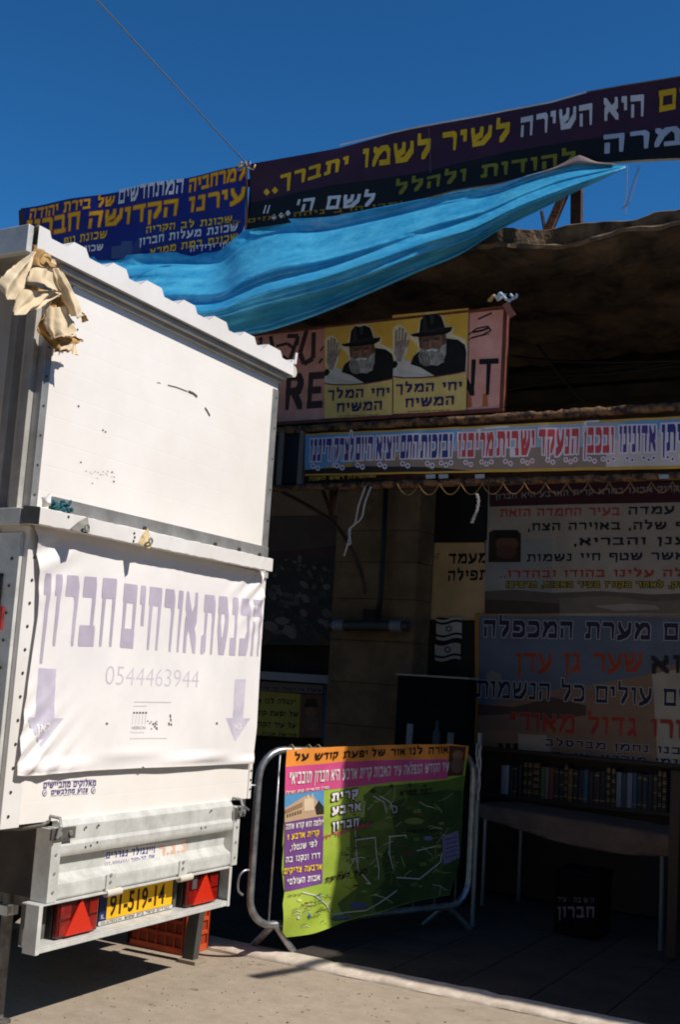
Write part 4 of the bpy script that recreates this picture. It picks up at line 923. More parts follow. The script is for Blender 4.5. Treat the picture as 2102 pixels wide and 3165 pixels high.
for k in range(70):                     # the town plan: small streets, plots and place names
    x, y = r_.uniform(620,1290), r_.uniform(420,1080)
    if y > 1000 and x > 900: continue
    a_ = r_.choice((-.25,1.2,.5,-.9)); pts = [(x,y)]
    for j in range(r_.randint(2,4)): x += r_.uniform(14,38)*math.cos(a_); y += r_.uniform(14,38)*math.sin(a_)-2; a_ += r_.uniform(-.5,.5); pts.append((x,y))
    S.line('zb',pts,r_.choice((.0025,.0025,.004)),2,r_.choice(st_))
for k in range(46):
    x, y = r_.uniform(620,1280), r_.uniform(430,1060); w_ = r_.uniform(12,46); S.pp('zb',[(x,y),(x+w_,y-w_*.15),(x+w_*1.05,y+w_*.4),(x+w_*.1,y+w_*.5)],1,r_.choice((ink((116,134,60)),ink((96,116,48)),ink((128,144,70)),ink((78,98,44)))))
for k in range(34):
    x, y = r_.uniform(620,1260), r_.uniform(430,1050); text(S,'zb',r_.choice(('רחוב','גן','שער','בית','דרך אבן','חצר')),(x,y),(x+r_.uniform(24,50),y-5),8,r_.choice((BK,ink((70,80,40)),ink((150,50,60)))),L=4)
for k in range(16):
    x, y = r_.uniform(300,560), r_.uniform(1050,1250); text(S,'zb',r_.choice(('רחוב','שער','בית','דרך')),(x,y),(x+r_.uniform(20,40),y-5),8,ink((70,80,40)),L=4); S.line('zb',[(x,y+14),(x+30,y+4),(x+52,y+12)],.003,2,r_.choice(st_))
S.pp('zb',[(1290,690),(1395,650),(1400,820),(1300,870)],2,ink((128,120,150)))
for k in range(5): S.line('zb',[(1310,710+k*28),(1385,690+k*28)],.006,3,ink((70,66,100)))
mb_ = S.build('map_banner')
tag(mb_,'orange, pink and green Hebrew map banner hung over the crowd barrier','banner')
for x in (330,440,500):      # ties round the top tube
    p = bp(x,138); mb = MB(); mb.tube([p+bn*.03*math.cos(t*.7)+Vector((0,0,.03*math.sin(t*.7))) for t in range(10)],.004,m_thr,5); t_ = mb.build('tie',mb_,smooth=True)
mb = MB(); p = SB.W(u_r+.05,v_t+.02); mb.tube([Vector((p.x,p.y,.05)),Vector((p.x,p.y,1.28))],.016,mat('grey_tube',(1,1,1)),8)
pol = tag(mb.build('thin_pole',smooth='auto'),'thin grey pole wrapped in string beside the far end of the barrier','pole')
mb = MB()
for k in range(3): mb.tube(smooth_path([p+Vector((.02*math.sin(k*2+j*1.3),-.02,.0-.13*j/1.5+.02*k)) for j in range(5)],5),.004,m_str,5)
mb.build('wound_string',pol,smooth=True)

# ================================================================== THE TRAILER
X0 = -3.5
def T(view, x, y, X=X0): p = at(view,x,y,0,X); return (p.y,p.z)
m_wht = mat('white_panel',(232,228,224),rough=.45,rgb2=(220,214,207),scale=2.2,bump=.04,bscale=6)
def panel_mat():
    m = mat('grooved_panel',(240,234,227),rough=.42,rgb2=(232,225,216),scale=1.8)
    t = m.node_tree; p = [n for n in t.nodes if n.type == 'BSDF_PRINCIPLED'][0]; tc = [n for n in t.nodes if n.type == 'TEX_COORD'][0]
    sep = t.nodes.new('ShaderNodeSeparateXYZ'); t.links.new(tc.outputs['Object'], sep.inputs[0])
    a = t.nodes.new('ShaderNodeMath'); a.operation = 'PINGPONG'; a.inputs[1].default_value = .055; t.links.new(sep.outputs[2], a.inputs[0])
    b = t.nodes.new('ShaderNodeMath'); b.operation = 'SMOOTH_MIN'; b.inputs[1].default_value = .004; b.inputs[2].default_value = .002; t.links.new(a.outputs[0], b.inputs[0])
    n = t.nodes.new('ShaderNodeTexNoise'); n.inputs['Scale'].default_value = 2.5; t.links.new(tc.outputs['Object'], n.inputs[0])
    ad = t.nodes.new('ShaderNodeMath'); ad.operation = 'MULTIPLY_ADD'; ad.inputs[1].default_value = .02; t.links.new(n.outputs[0], ad.inputs[0]); t.links.new(b.outputs[0], ad.inputs[2])
    bp_ = t.nodes.new('ShaderNodeBump'); bp_.inputs['Strength'].default_value = .16; bp_.inputs['Distance'].default_value = .5
    t.links.new(ad.outputs[0], bp_.inputs['Height']); t.links.new(bp_.outputs[0], p.inputs['Normal']); return m
m_pan = panel_mat()
m_alu = mat('aluminium',(178,178,176),rough=.4,metal=.55,rgb2=(150,149,146),scale=8)
m_alud = mat('aluminium_dull',(186,182,174),rough=.6,metal=.1,rgb2=(160,155,146),scale=6)
m_gal = mat('galvanised_steel',(220,220,214),rough=.45,metal=.2,rgb2=(192,191,185),scale=10,detail=8)
m_gald = mat('galvanised_dark',(120,116,108),rough=.55,metal=.4,rgb2=(88,86,82),scale=9)
m_blk2 = mat('black_rubber',(14,14,16),rough=.6)
m_scr = mat('screw_head',(70,64,58),rough=.5,metal=.3)
tr = thing('trailer','white box trailer kiosk with corrugated roof and yellow number plate parked by the kerb','trailer',(X0-1.3,4.6,0))
yl_u = T('z1',210,900)[0]; yr_u = T('z1',1420,900)[0]; z_mid = T('zt2',700,290,X0+.1)[1]
yl_l = T('zt2',110,700)[0]; yr_l = T('zt2',1400,800)[0]+.01
z_roof = T('z1',700,585)[1]; z_lb = (T('z4',20,262)[1]+T('z4',1330,120)[1])/2
XB = -6.3
mb = MB(); mb.box(XB,X0,yl_u+.02,yr_u-.004,z_mid+.02,z_roof+.16,m_pan)
MBU = mb
mb = MB(); mb.box(XB,X0,yl_l,yr_l,z_lb,z_mid+.03,m_pan); lb_ = mb.build('lower_box',tr)
# marks and wear on the upper panel
S = Surf((X0,0,0),(0,1,0),(0,0,1),(1,0,0)); dm = ink((86,78,62)); dm2 = ink((190,160,130))
for pts, wd in (([(855,893),(900,904),(955,925)],.006),([(960,925),(985,935),(1005,952)],.014),([(1045,1008),(1058,1028),(1070,1050)],.012),([(800,880),(818,883)],.004)): S.line('z1',pts,wd,2,dm)
for pts, wd in (([(540,130),(575,134)],.006),([(600,144),(615,148)],.006)): S.line('zt2',pts,wd,2,dm)
for k in range(26):
    x, y = 1020+rk.uniform(0,360), 20+rk.uniform(0,150)*rk.random(); S.pp('zd',[(x,y),(x+rk.uniform(8,26),y+rk.uniform(-6,12)),(x+rk.uniform(4,16),y+rk.uniform(10,24))],2,dm2 if k % 3 else dm)
for x, y in ((395,610),(400,1000)): S.oval('z1',x,y,5,6,2,dm,8)
for x, y in ((370,378),(369,392)): S.oval('z1',x,y,4,4,2,dm,8)
for x, y in ((237,992),(243,996),(186,1066),(262,1110)): S.oval('f',x,y,2.2,2.2,2,dm,6)
MBU.f += [[i+len(MBU.v) for i in f] for f in S.mb.f]; MBU.m += [MBU.mi(S.mb.mats[k]) for k in S.mb.m]; MBU.v += S.mb.v; ub_ = MBU.build('upper_box',tr)
# aluminium corner angles of the upper box
wst = T('z1',245,900)[0]-yl_u
mb = MB(); mb.box(X0-.04,X0+.006,yl_u,yl_u+wst,z_mid+.02,z_roof,m_alu)
for k in range(9): mb.disc((X0+.006,yl_u+wst*.45,z_mid+.12+k*.13),(1,0,0),.006,m_scr,8)
mb.build('corner_angle',tr,bevel=.002)
wr = yr_u-T('z1',1393,900)[0]
mb = MB(); mb.box(X0-.04,X0+.006,yr_u-wr,yr_u,z_mid+.02,z_roof,m_alu)
for k in range(6): mb.disc((X0+.006,yr_u-wr*.4,z_mid+.1+k*.18),(1,0,0),.006,m_scr,8)
mb.build('corner_angle',tr,bevel=.002)
# side of the upper box (in shade): frame channels and awning track
for d0, d1, mm in ((.02,.07,m_alud),(.13,.17,m_alud)):
    mb = MB(); mb.box(X0-d1-.02,X0-d0-.02,yl_u-.03,yl_u+.02,z_mid+.02,z_roof,mm); mb.build('side_channel',tr,bevel=.003)
# roof
zr0 = T('z1',700,575,X0+.075)[1]-.0; rYl = T('z1',195,140,X0+.075)[0]; rYr = T('z1',1498,810,X0+.075)[0]
zf0, zf1 = T('z1',900,520,X0+.075)[1], T('z1',900,470,X0+.075)[1]
roof = MB(); XF = X0+.075
zb0 = T('z1',900,548,XF)[1]; zt0 = T('z1',900,475,XF)[1]
prof = [(rYl,zb0)]; 
ribs = [(375,445,207),(575,650,308),(745,830,402),(935,1000,488),(1090,1160,575),(1245,1303,651),(1365,1435,722)]
top_p = []
def ry(x, y): return T('z1',x,y,XF)
yy = rYl; top_p.append((rYl,zt0+.03)); top_p.append((T('z1',250,150,XF)[0],zt0+.03)); top_p.append((T('z1',262,160,XF)[0],zt0))
rz = .036
for xa, xb, y in ribs:
    a_, b_ = ry(xa,y)[0], ry(xb,y)[0]; top_p += [(a_-.045,zt0),(a_,zt0+rz),(b_-.008,zt0+rz),(b_+.018,zt0)]
top_p += [(rYr-.03,zt0),(rYr-.01,zt0+rz*.7),(rYr,zt0+rz*.7)]
# front flashing follows the ribs; ribbed sheet runs back from it
n_ = len(top_p)
vs = [(XF,y,z) for y, z in top_p]+[(XF,y,zb0) for y, z in top_p]
roof.add(vs,[(k,k+1,n_+k+1,n_+k) for k in range(n_-1)],m_wht)
vs = [(XF-.004,y,z) for y, z in top_p]+[(XB-.1,y,z) for y, z in top_p]
roof.add(vs,[(k,k+1,n_+k+1,n_+k) for k in range(n_-1)],m_wht)
ro = roof.build('roof_sheet',tr,solid=.0)
mb = MB(); mb.box(XB-.1,XF-.004,rYl+.006,rYr-.006,zb0-.0,zb0+.02,m_alud); mb.build('roof_soffit',tr)
mb = MB(); mb.box(X0-.0,X0+.05,yl_u+.0,yr_u+.01,zb0-.028,zb0-.002,m_alud); mb.box(X0,X0+.02,yl_u,yr_u+.01,zb0-.05,zb0-.0285,m_alud); mb.build('roof_channel',tr,bevel=.004)
mb = MB(); mb.box(XB-.1,XF-.03,rYl-.03,rYl+.004,zb0-.02,zt0+.03,m_gal); mb.build('side_fascia',tr,bevel=.004)
mb = MB(); mb.tube([(XF-.005,rYr+.012,zb0+.03),(XF-.2,rYr+.012,zb0+.03)],.035,mat('end_cap',(206,198,182),rough=.6),12); mb.tube([(XF+.004,rYr+.004,zb0+.07),(XF+.0,rYr+.02,zt0+.07)],.008,m_wht,6); mb.build('end_cap',tr,smooth='auto')
# middle ledge
tl, trr = T('zt2',215,160,X0+.1), T('zt2',1468,440,X0+.1); zlo = T('zt2',800,330,X0+.1)[1]; zhi = T('zt2',800,246,X0+.1)[1]
mb = MB(); rows = []
for i in range(61):
    y = tl[0]+(trr[0]-tl[0])*i/60; j = rk.gauss(0,.0014)
    rows.append([(X0,y,zlo+.006),(X0+.096,y,zlo+j),(X0+.1,y,zlo+.003+j),(X0+.1+rk.gauss(0,.0008),y,zhi-.003),(X0+.096,y,zhi+rk.gauss(0,.001)),(X0,y,zhi+.01)])
mb.grid(rows,m_wht); mb.add(rows[0],[range(6)],m_gald); mb.add(rows[-1],[range(6)],m_wht)
for x, y in ((368,170),(470,228),(722,258),(724,280),(718,300)): 
    p = T('zt2',x,y,X0+.1); mb.disc((X0+.099,p[0],p[1]),(1,0,0),.006,m_scr,8)
led = mb.build('ledge',tr)
mb = MB(); mb.box(XB,X0-.01,yl_l-.05,yl_l,zlo,zhi,m_gal); mb.build('side_ledge',tr,bevel=.003)
mb = MB(); mb.box(X0,X0+.012,tl[0]+.16,yr_u,zhi+.011,zhi+.075,m_alu)
for x, y in ((775,232),(1155,318),(1395,374),(1285,345)): p = T('zt2',x,y,X0+.012); mb.disc((X0+.012,p[0],p[1]),(1,0,0),.012,m_scr,8,.01)
mb.build('flashing',tr,bevel=.002)
def bracket(c, w_, h_, m, hole=True):
    mb = MB(); y, z = c
    mb.add([(X0+.102,y-w_,z-h_*.5),(X0+.15,y-w_*.2,z-h_*.9),(X0+.15,y+w_*.5,z-h_*.6),(X0+.106,y+w_,z+h_),(X0+.104,y,z+h_*.4)],[(0,1,4),(1,2,4),(2,3,4),(0,4,3)],m)
    if hole: mb.tube([Vector((X0+.152,y+.012*math.cos(t*.6),z-h_*.25+.014*math.sin(t*.6))) for t in range(12)],.005,m_alu,6)
    return mb.build('bracket',led)
bracket(T('zt2',420,215,X0+.1),.05,.045,m_gald); bracket(T('zt2',765,285,X0+.1),.03,.055,mat('old_paint',(214,190,140),rough=.7,rgb2=(160,130,80),scale=20))
# lower box: left corner strip with screws, dark gap behind the banner
mb = MB(); wls = .105; mb.box(X0,X0+.008,yl_l-.002,yl_l+wls,z_lb-.01,zlo,m_wht)
for k in range(12):
    y_, z_ = yl_l+wls*(.35+.35*(k % 2)*0), z_lb+.04+k*.098; mb.disc((X0+.008,y_,z_),(1,0,0),.0075,m_scr,8)
mb.build('corner_strip',tr,bevel=.002)
zbb = T('z3t',100,690)[1]
mb = MB(); mb.box(X0,X0+.004,yl_l+wls+.001,yr_l-.03,zbb+.005,zlo-.03,m_blk2); mb.build('hatch_opening',lb_)
mb = MB(); mb.box(X0,X0+.02,yl_l+wls+.001,yr_l,zlo-.029,zlo+.004,m_alud); mb.build('hatch_rail',tr)
mb = MB(); mb.box(X0,X0+.006,yr_l-.028,yr_l+.002,z_lb,zlo-.03,m_wht)
for k in range(4): mb.disc((X0+.006,yr_l-.012,z_lb+.05+k*.05),(1,0,0),.006,m_scr,8)
mb.build('corner_strip',tr)
# side of the lower box, in shade
mb = MB(); mb.box(XB,X0-.16,yl_l-.02,yl_l-.001,z_lb,zlo-.02,m_alud); mb.build('side_panel',tr)
mb = MB(); mb.box(X0-.9,X0-.1,yl_l-.03,yl_l-.021,1.78,1.94,m_blk2); mb.build('side_slot',tr)
mb = MB(); mb.box(X0-.09,X0-.075,yl_l-.03,yl_l-.002,1.7,1.8,mat('red_tag',(190,50,50),rough=.5)); mb.build('red_catch',tr)
mb = MB(); mb.box(X0-.155,X0-.02,yl_l-.022,yl_l-.002,z_lb,zlo-.03,m_gal)
for k in range(10): mb.disc((X0-.06,yl_l-.022,z_lb+.07+k*.115),(0,-1,0),.008,m_scr,8)
mb.build('side_strip',tr,bevel=.003)
# sticker on the lower wall
S = Surf((X0+.001,0,0),(0,1,0),(0,0,1),(1,0,0)); vi = ink((92,84,140))
text(S,'z4','מאלוקים מתביישים',(232,62),(515,48),32,vi,L=1,nw=.2,nh=.22); text(S,'z4','צנוע מתלבשים',(274,95),(472,82),24,vi,L=1)
text(S,'z4','נלחמת הדור ובנות ישראל קדושות הן',(255,30),(505,18),5,ink((120,110,150)),L=1); text(S,'z4','טובת הכלל למען בריאות',(272,105),(475,92),5,ink((120,110,150)),L=1)
for cx in (240,502):
    S.oval('z4',cx,86-(cx-240)*.052,12,19,1,vi); S.oval('z4',cx,86-(cx-240)*.052,9,15,2,m_wht); S.line('z4',[(cx-3,94-(cx-240)*.052),(cx+3,80-(cx-240)*.052)],.006,3,vi)
S.build('sticker',tr)
# trailer banner
tw1, tw2 = wob(71,5,4), wob(72,12,5)
bl_ = T('z3t',92,688,X0+.028); br_ = T('z3t',1358,628,X0+.028); tlb = T('zt2',196,250,X0+.028); trb = T('zt2',1416,520,X0+.028)
def tdisp(u, v):
    d1 = (u-bl_[0])*.8-(v-bl_[1])*.9; d2 = (trb[0]-u)*.7-(trb[1]-v)*.9
    c1 = math.exp(-((u-bl_[0])**2+(v-bl_[1])**2)/.06); c2 = math.exp(-((u-trb[0])**2+(v-trb[1])**2)/.05); c3 = math.exp(-((u-tlb[0])**2+(v-tlb[1])**2)/.05)
    return .006*tw1(u,v)+.0025*tw2(u,v)+.012*c1*math.sin(60*d1)+.010*c2*math.sin(60*d2)+.010*c3*math.sin(45*((u-tlb[0])*.5-(v-tlb[1])))+.012*math.exp(-((v-bl_[1]-.02-.03*math.sin((u-bl_[0])*2.2))/.018)**2)
S = Surf((X0+.028,0,0),(0,1,0),(0,0,1),(1,0,0),tdisp,.035)
m_ban = mat('white_vinyl',(241,236,232),rough=.5,rgb2=(228,223,221),scale=2)
S.pp('zt2',[(192,215),(600,285),(1000,375),(1416,470),(1418,600),(1410,760),(1395,1100),(1385,1300),(1362,1496),(1050,1510),(770,1520),(480,1535),(150,1565),(90,1560),(130,1250),(170,950),(205,700),(210,500)],0,m_ban)
lav, lav2 = ink((190,180,196)), ink((208,202,210))
def tall(s_, A, B, h, hr):
    text(S,'zt2',s_,A,B,h,lav,nw=.19,nh=.3,L=1,hr=hr,gap=.2)
# tall condensed headline: letters sit on a baseline that follows the banner
tall('חברון',(205,862),(600,868),395,370); tall('אורחים',(640,872),(1050,905),350,330); tall('הכנסת',(1078,908),(1392,920),325,305)
latin(S,'z3t','0544463944',(562,200),(1065,218),102,lav2,L=1,bold=-.012)
for dx_a, pts in ((0,[(210,112),(305,117),(290,382),(343,382),(222,540),(140,375),(190,378)]),(1,[(1262,172),(1324,172),(1313,382),(1352,382),(1272,508),(1218,380),(1256,382)])):
    S.pp('z3t',pts,1,mat('faded_arrow',(212,206,216),rough=.5,rgb2=(186,178,196),scale=5))
text(S,'z3t','כאן',(196,460),(268,452),46,m_ban,L=2); text(S,'z3t','כאן',(1256,444),(1302,440),30,m_ban,L=2)
lg2 = ink((120,116,124)); lg3 = ink((190,184,186))
S.line('z3t',[(720,294),(920,297)],.003,1,lg3); S.line('z3t',[(698,492),(895,490)],.003,1,lg3); S.line('z3t',[(716,318),(790,316)],.003,1,lg3)
for k in range(5): S.pp('z3t',[(716+k*16,348),(726+k*16,348),(726+k*16,357),(716+k*16,357)],1,ink((60,58,62)))
for k in range(5): S.line('z3t',[(716+k*17,362),(712+k*17,416)],.003,1,lg3)
latin(S,'z3t','HEBRON',(708,442),(782,442),17,lg2,L=1); latin(S,'z3t','Hospitality',(702,466),(776,466),14,lg3,L=1)
for k in range(16):
    x, y = 788+rk.uniform(0,62), 395+rk.uniform(0,46); S.pp('z3t',[(x,y),(x+8,y-3),(x+9,y+4),(x+2,y+5)],1,ink((96,92,96)))
for x, y, h in ((910,362,18),(912,385,14),(902,405,16),(914,410,12)): S.pp('z3t',[(x,y),(x+8,y-2),(x+8,y+h),(x+1,y+h)],1,ink((70,66,70)))
for x, y in ((575,411),(1168,410),(770,648)): S.oval('z3t',x,y,7,7,1,ink((120,110,100)),10)
for x, y in ((285,360),(352,372),(678,432)):
    pass
tbn = tag(S.build('trailer_banner'),'white banner with faded lavender Hebrew headline, phone number and arrows on the trailer','banner')
# rope on the ledge
mb = MB(); m_teal = mat('teal_rope',(38,104,110),rough=.9,rgb2=(20,66,74),scale=40)
for k in range(16):
    c = at('zd',640+rk.uniform(0,250),420+rk.uniform(0,90)+20*math.sin(k),0,X0+.07); mb.tube(smooth_path([c+Vector((rk.uniform(-.02,.02),rk.uniform(-.025,.025),rk.uniform(-.022,.022))) for _ in range(5)],4),.006,m_teal,6)
tag(mb.build('rope_tangle',smooth=True),'tangle of teal rope caught on the trailer ledge','rope')
mb = MB(); mb.grid(net([[at('zd',505,340,0,X0+.02),at('zd',560,330,0,X0+.05),at('zd',620,280,0,X0+.06)],[at('zd',515,400,0,X0+.04),at('zd',560,400,0,X0+.08),at('zd',620,400,0,X0+.09)],[at('zd',510,460,0,X0+.05),at('zd',570,455,0,X0+.07),at('zd',615,440,0,X0+.08)]],4),m_wht); mb.build('curled_tape',led,smooth=True,solid=.002)

# tailgate: ribbed aluminium, between two posts
yA, yB = T('z4',262,400,X0+.03)[0], T('z4',1275,300,X0+.03)[0]
def zz4(x, y, X=X0+.03): return T('z4',x,y,X)[1]
xm = 700
def zl(y_left, y_right, X=X0+.03): return (zz4(320,y_left,X)+zz4(1225,y_right,X))/2
z_t = zl(245,125); z_a = zl(275,155); z_b = zl(372,250); z_c = zl(428,290); z_d = zl(455,312); z_e = zl(545,385); z_f = zl(580,418); z_g = zl(655,480)
prof = [(X0-.02,z_t),(X0+.012,z_t),(X0+.03,z_a),(X0+.03,z_b+.02),(X0+.038,z_b+.004),(X0+.038,z_b-.02),(X0+.036,z_c+.012),(X0+.03,z_c),(X0-.010,z_c-.010),(X0-.010,z_e+.012),(X0+.000,z_e-.004),(X0+.036,z_f+.006),(X0+.038,z_f-.008),(X0+.038,z_g+.01),(X0+.03,z_g),(X0-.02,z_g)]
mb = MB(); mb.extrude(prof,1,yA+.05,yB-.05,m_gal) if False else None
n_ = len(prof); vs = [(x,yA+.06,z) for x, z in prof]+[(x,yB-.055,z) for x, z in prof]
mb.add(vs,[(k,(k+1) % n_,n_+(k+1) % n_,n_+k) for k in range(n_)]+[range(n_)],m_gal)
for x, y in ((533,262),(465,272),(462,378),(490,370),(525,352),(1108,272),(1085,276),(1140,182)):
    p = T('z4',x,y,X0+.04); mb.disc((X0+.036,p[0],p[1]),(1,0,0),.006,m_scr,8,.005)
tg = mb.build('tailgate',tr,bevel=.002)
S = Surf((X0-.0085,0,0),(0,1,0),(0,0,1),(1,0,0)); S.pp('z4',[(562,400),(1000,335),(1000,420),(565,490)],0,m_wht)
text(S,'z4','ויינגולד נגררים',(568,440),(832,408),34,ink((70,80,150)),L=1,nw=.22,nh=.2); text(S,'z4','את הר-טוב',(702,462),(830,440),24,ink((130,136,180)),L=1); latin(S,'z4','02-9994501',(566,485),(692,466),26,ink((120,126,170)),L=1)
text(S,'z4','נ.ג.ר',(850,428),(1000,402),52,ink((232,186,156)),L=1,nw=.26)
S.build('label',tg)
for (ya, yb2) in ((yA,yA+.06),(yB-.055,yB)):
    mb = MB(); mb.box(X0-.05,X0+.045,ya,yb2,z_g-.002,z_t-.03,m_gal)
    for k in range(4): mb.disc((X0+.045,(ya+yb2)/2,z_g+.04+k*(z_t-z_g-.1)/3),(1,0,0),.008,m_alu,8,.004)
    mb.build('corner_post',tr,bevel=.004)
# over-centre latches
for ya, yb2, x_, y_ in ((yA-.02,yA+.13,250,290),(yB-.06,yB+.03,1250,170)):
    zc_ = T('z4',x_+50,y_+15,X0+.06)[1]; mb = MB(); mb.box(X0+.046,X0+.058,ya,yb2,zc_-.03,zc_+.02,m_gald)
    for k in (.3,.75): mb.disc((X0+.058,ya+(yb2-ya)*k,zc_-.005),(1,0,0),.012,m_alu,10,.01)
    mb.tube([(X0+.07,ya+.02,zc_-.02),(X0+.075,ya+.03,zc_+.03),(X0+.05,ya+.05,zc_+.06),(X0,ya+.04,zc_+.065)],.008,m_alu,8)
    mb.build('latch',tr,bevel=.002)
p = at('z4',0,268,0,X0+.02); mb = MB(); mb.tube([at('z4',-60,275,0,X0-.3)-Vector((0,.05,0)),at('z4',120,280,0,X0-.02),at('z4',225,262,0,X0+.05),at('z4',262,240,0,X0+.06)],.008,m_gald,8); mb.build('latch_rod',tr,smooth=True)
# bed under the box
mb = MB(); mb.box(XB,X0-.05,yA+.03,yB-.03,z_g,z_lb-.004,mat('shaded_bed',(72,66,60),rough=.8,rgb2=(48,44,40),scale=6)); mb.build('bed',tr)  # bed colour darkened to deepen the shade on its side
# light bar: open channel carrying lamps and plate
XLb = X0+.05
lA, lB = T('z4',240,690,XLb+.02), T('z4',1250,690,XLb+.02); zLt = (T('z4',240,682,XLb)[1]+T('z4',1255,480,XLb)[1])/2; zLb = (T('z4',225,945,XLb)[1]+T('z4',1240,692,XLb)[1])/2
YL0, YL1 = lA[0]-.012, lB[0]
zLt = min(zLt, z_g-.004)
XL0 = X0-.05; XL1 = XLb
mb = MB(); mb.box(XL0,XL0+.006,YL0+.004,YL1-.004,zLb+.026,zLt-.006,m_gald); mb.box(XL0,XL1,YL0+.004,YL1-.004,zLb+.018,zLb+.0255,m_gal); mb.box(XL1-.006,XL1,YL0+.004,YL1-.004,zLb,zLb+.018,m_gal)
mb.build('light_bar',tr,bevel=.002)
for ya, yb2 in ((YL0,YL0+.0035),(YL1-.0035,YL1)):
    mb = MB(); mb.box(XL1-.07,XL1,ya-.001,yb2,zLb-.003,zLt,m_gal); mb.box(XL1,XL1+.004,ya-.001 if ya == YL0 else ya-.02,yb2+.02 if ya == YL0 else yb2,zLb-.003,zLt,m_gal); mb.build('bar_end',tr,bevel=.0015)
mb = MB(); mb.box(XL0,XL1,YL0+.004,YL1-.004,zLt-.006,zLt,m_gal); mb.build('bar_top',tr)
m_red = mat('red_lens',(150,26,18),rough=.18,rgb2=(104,16,12),scale=30,spec=.7); m_redd = mat('red_lens_dark',(84,10,9),rough=.2,spec=.6,var=.3,scale=20); m_ora = mat('red_reflector',(206,46,22),rough=.25,var=.1,scale=60,bump=.2,bscale=200)
def lamp_unit(xa, xb, ylo_l, ylo_r, tri, left):
    Xl = XL1-.03; a_, b_ = T('z4',xa,ylo_l,Xl)[0], T('z4',xb,ylo_r,Xl)[0]
    z0, z1 = zLb+.028, zLt-.010
    t_ = MB(); t_.box(XL0+.008,Xl-.03,a_,b_,z0,z1,m_blk2); body = t_.build('tail_light',tr,bevel=.004)
    mb = MB(); mb.box(Xl-.03,Xl,a_+.004,b_-.004,z0+.003,z1-.003,m_redd); mb.build('lens',body,bevel=.008)
    w_ = b_-a_
    for (u0,u1,v0,v1,mm) in ((.06,.3,.52,.9,m_red),(.06,.3,.08,.46,m_red),(.74,.94,.52,.9,m_red),(.74,.94,.08,.46,m_red)) if left else ((.7,.94,.5,.9,m_red),(.7,.94,.08,.44,m_red),(.06,.3,.08,.5,m_red),(.14,.28,.54,.92,mat('grey_lens',(90,84,84),rough=.2))):
        mb = MB(); mb.box(Xl,Xl+.004,a_+w_*u0,a_+w_*u1,z0+(z1-z0)*v0,z0+(z1-z0)*v1,mm); mb.build('lens_panel',body,bevel=.003)
    mb = MB(); c0_, c1_, c2_ = (a_+w_*.18,z0+(z1-z0)*.06),(a_+w_*.84,z0+(z1-z0)*.06),(a_+w_*.52,z1-(z1-z0)*.02)
    mb.extrude([(Xl,0)]*0 or [c0_,c1_,c2_],0,Xl+.0005,Xl+.012,m_ora); mb.build('triangle_reflector',body,bevel=.003)
lamp_unit(296,524,880,830,None,True); lamp_unit(1000,1172,705,662,None,False)
# number plate with dealer strip
Xp = XL1-.078; S = Surf((Xp,0,0),(0,1,0),(0,0,1),(1,0,0))
pa, pb2 = T('ze',165,300,Xp)[0], T('ze',890,150,Xp)[0]; zp0, zp1 = zLb+.028, zLt-.026
mb = MB(); mb.box(Xp-.012,Xp-.001,pa,pb2,zp0,zp1,m_blk2); npl = mb.build('number_plate',tr,bevel=.002)
ye = ink((240,184,30)); h_ = zp1-zp0
S.poly([(pa+.004,zp0+.022),(pb2-.012,zp0+.022),(pb2-.012,zp1-.004),(pa+.004,zp1-.004)],0,ye)
S.poly([(pa+.004,zp0+.022),(pa+.055,zp0+.022),(pa+.055,zp1-.004),(pa+.004,zp1-.004)],1,ink((30,40,90)))
S.poly([(pa+.004,zp0+.002),(pb2-.004,zp0+.002),(pb2-.004,zp0+.02),(pa+.004,zp0+.02)],1,ink((206,202,196)))
def lat_uv(S, s, u0, u1, v0, v1, m, L, bold):
    c = bpy.data.curves.new('t','FONT'); c.body = s; c.offset = bold; c.resolution_u = 3
    o = bpy.data.objects.new('t',c); COL.objects.link(o); bpy.context.view_layer.update()
    me = bpy.data.meshes.new_from_object(o.evaluated_get(bpy.context.evaluated_depsgraph_get()))
    xs = [v.co.x for v in me.vertices]; ys = [v.co.y for v in me.vertices]; x0, x1, y0, y1 = min(xs), max(xs), min(ys), max(ys)
    for p in me.polygons: S.mb.add([S.W(u0+(u1-u0)*(me.vertices[i].co.x-x0)/(x1-x0), v0+(v1-v0)*(me.vertices[i].co.y-y0)/(y1-y0), L*.0006) for i in p.vertices],[range(len(p.vertices))],m)
    bpy.data.objects.remove(o); bpy.data.curves.remove(c); bpy.data.meshes.remove(me)
dkp = ink((52,34,20)); lat_uv(S,'91-519-14',pa+.075,pb2-.075,zp0+.032,zp1-.012,dkp,2,.022)
lat_uv(S,'IL',pa+.018,pa+.042,zp0+.03,zp0+.05,ink((190,190,200)),2,.01)
S2v = S; lat_uv(S,'02-6782236',pa+.02,pa+.17,zp0+.005,zp0+.017,ink((60,56,52)),2,.01)
def text_uv(S, s, u0, u1, v, h, m):
    Wt = sum(.4 if c == ' ' else HB[c][0] for c in s)+.17*(len(s)-1); xs = (u1-u0)/Wt; x = 0
    for c in s[::-1]:
        wd = .4 if c == ' ' else HB[c][0]
        if c != ' ':
            for pl in HB[c][1]:
                P = [(x+.1+q[0]*(wd-.2), .1+q[1]*.8) for q in pl]
                for p, q in zip(P, P[1:]): S.poly([(u0+a*xs,v+b*h) for a, b in hull([(e[0]+i*.1,e[1]+j*.11) for e in (p,q) for i in (-1,1) for j in (-1,1)])],2,m)
        x += wd+.17
text_uv(S,'נגררים קיסר בית שמש',pa+.19,pb2-.03,zp0+.005,.012,ink((60,56,52)))
S.build('plate_face',npl)
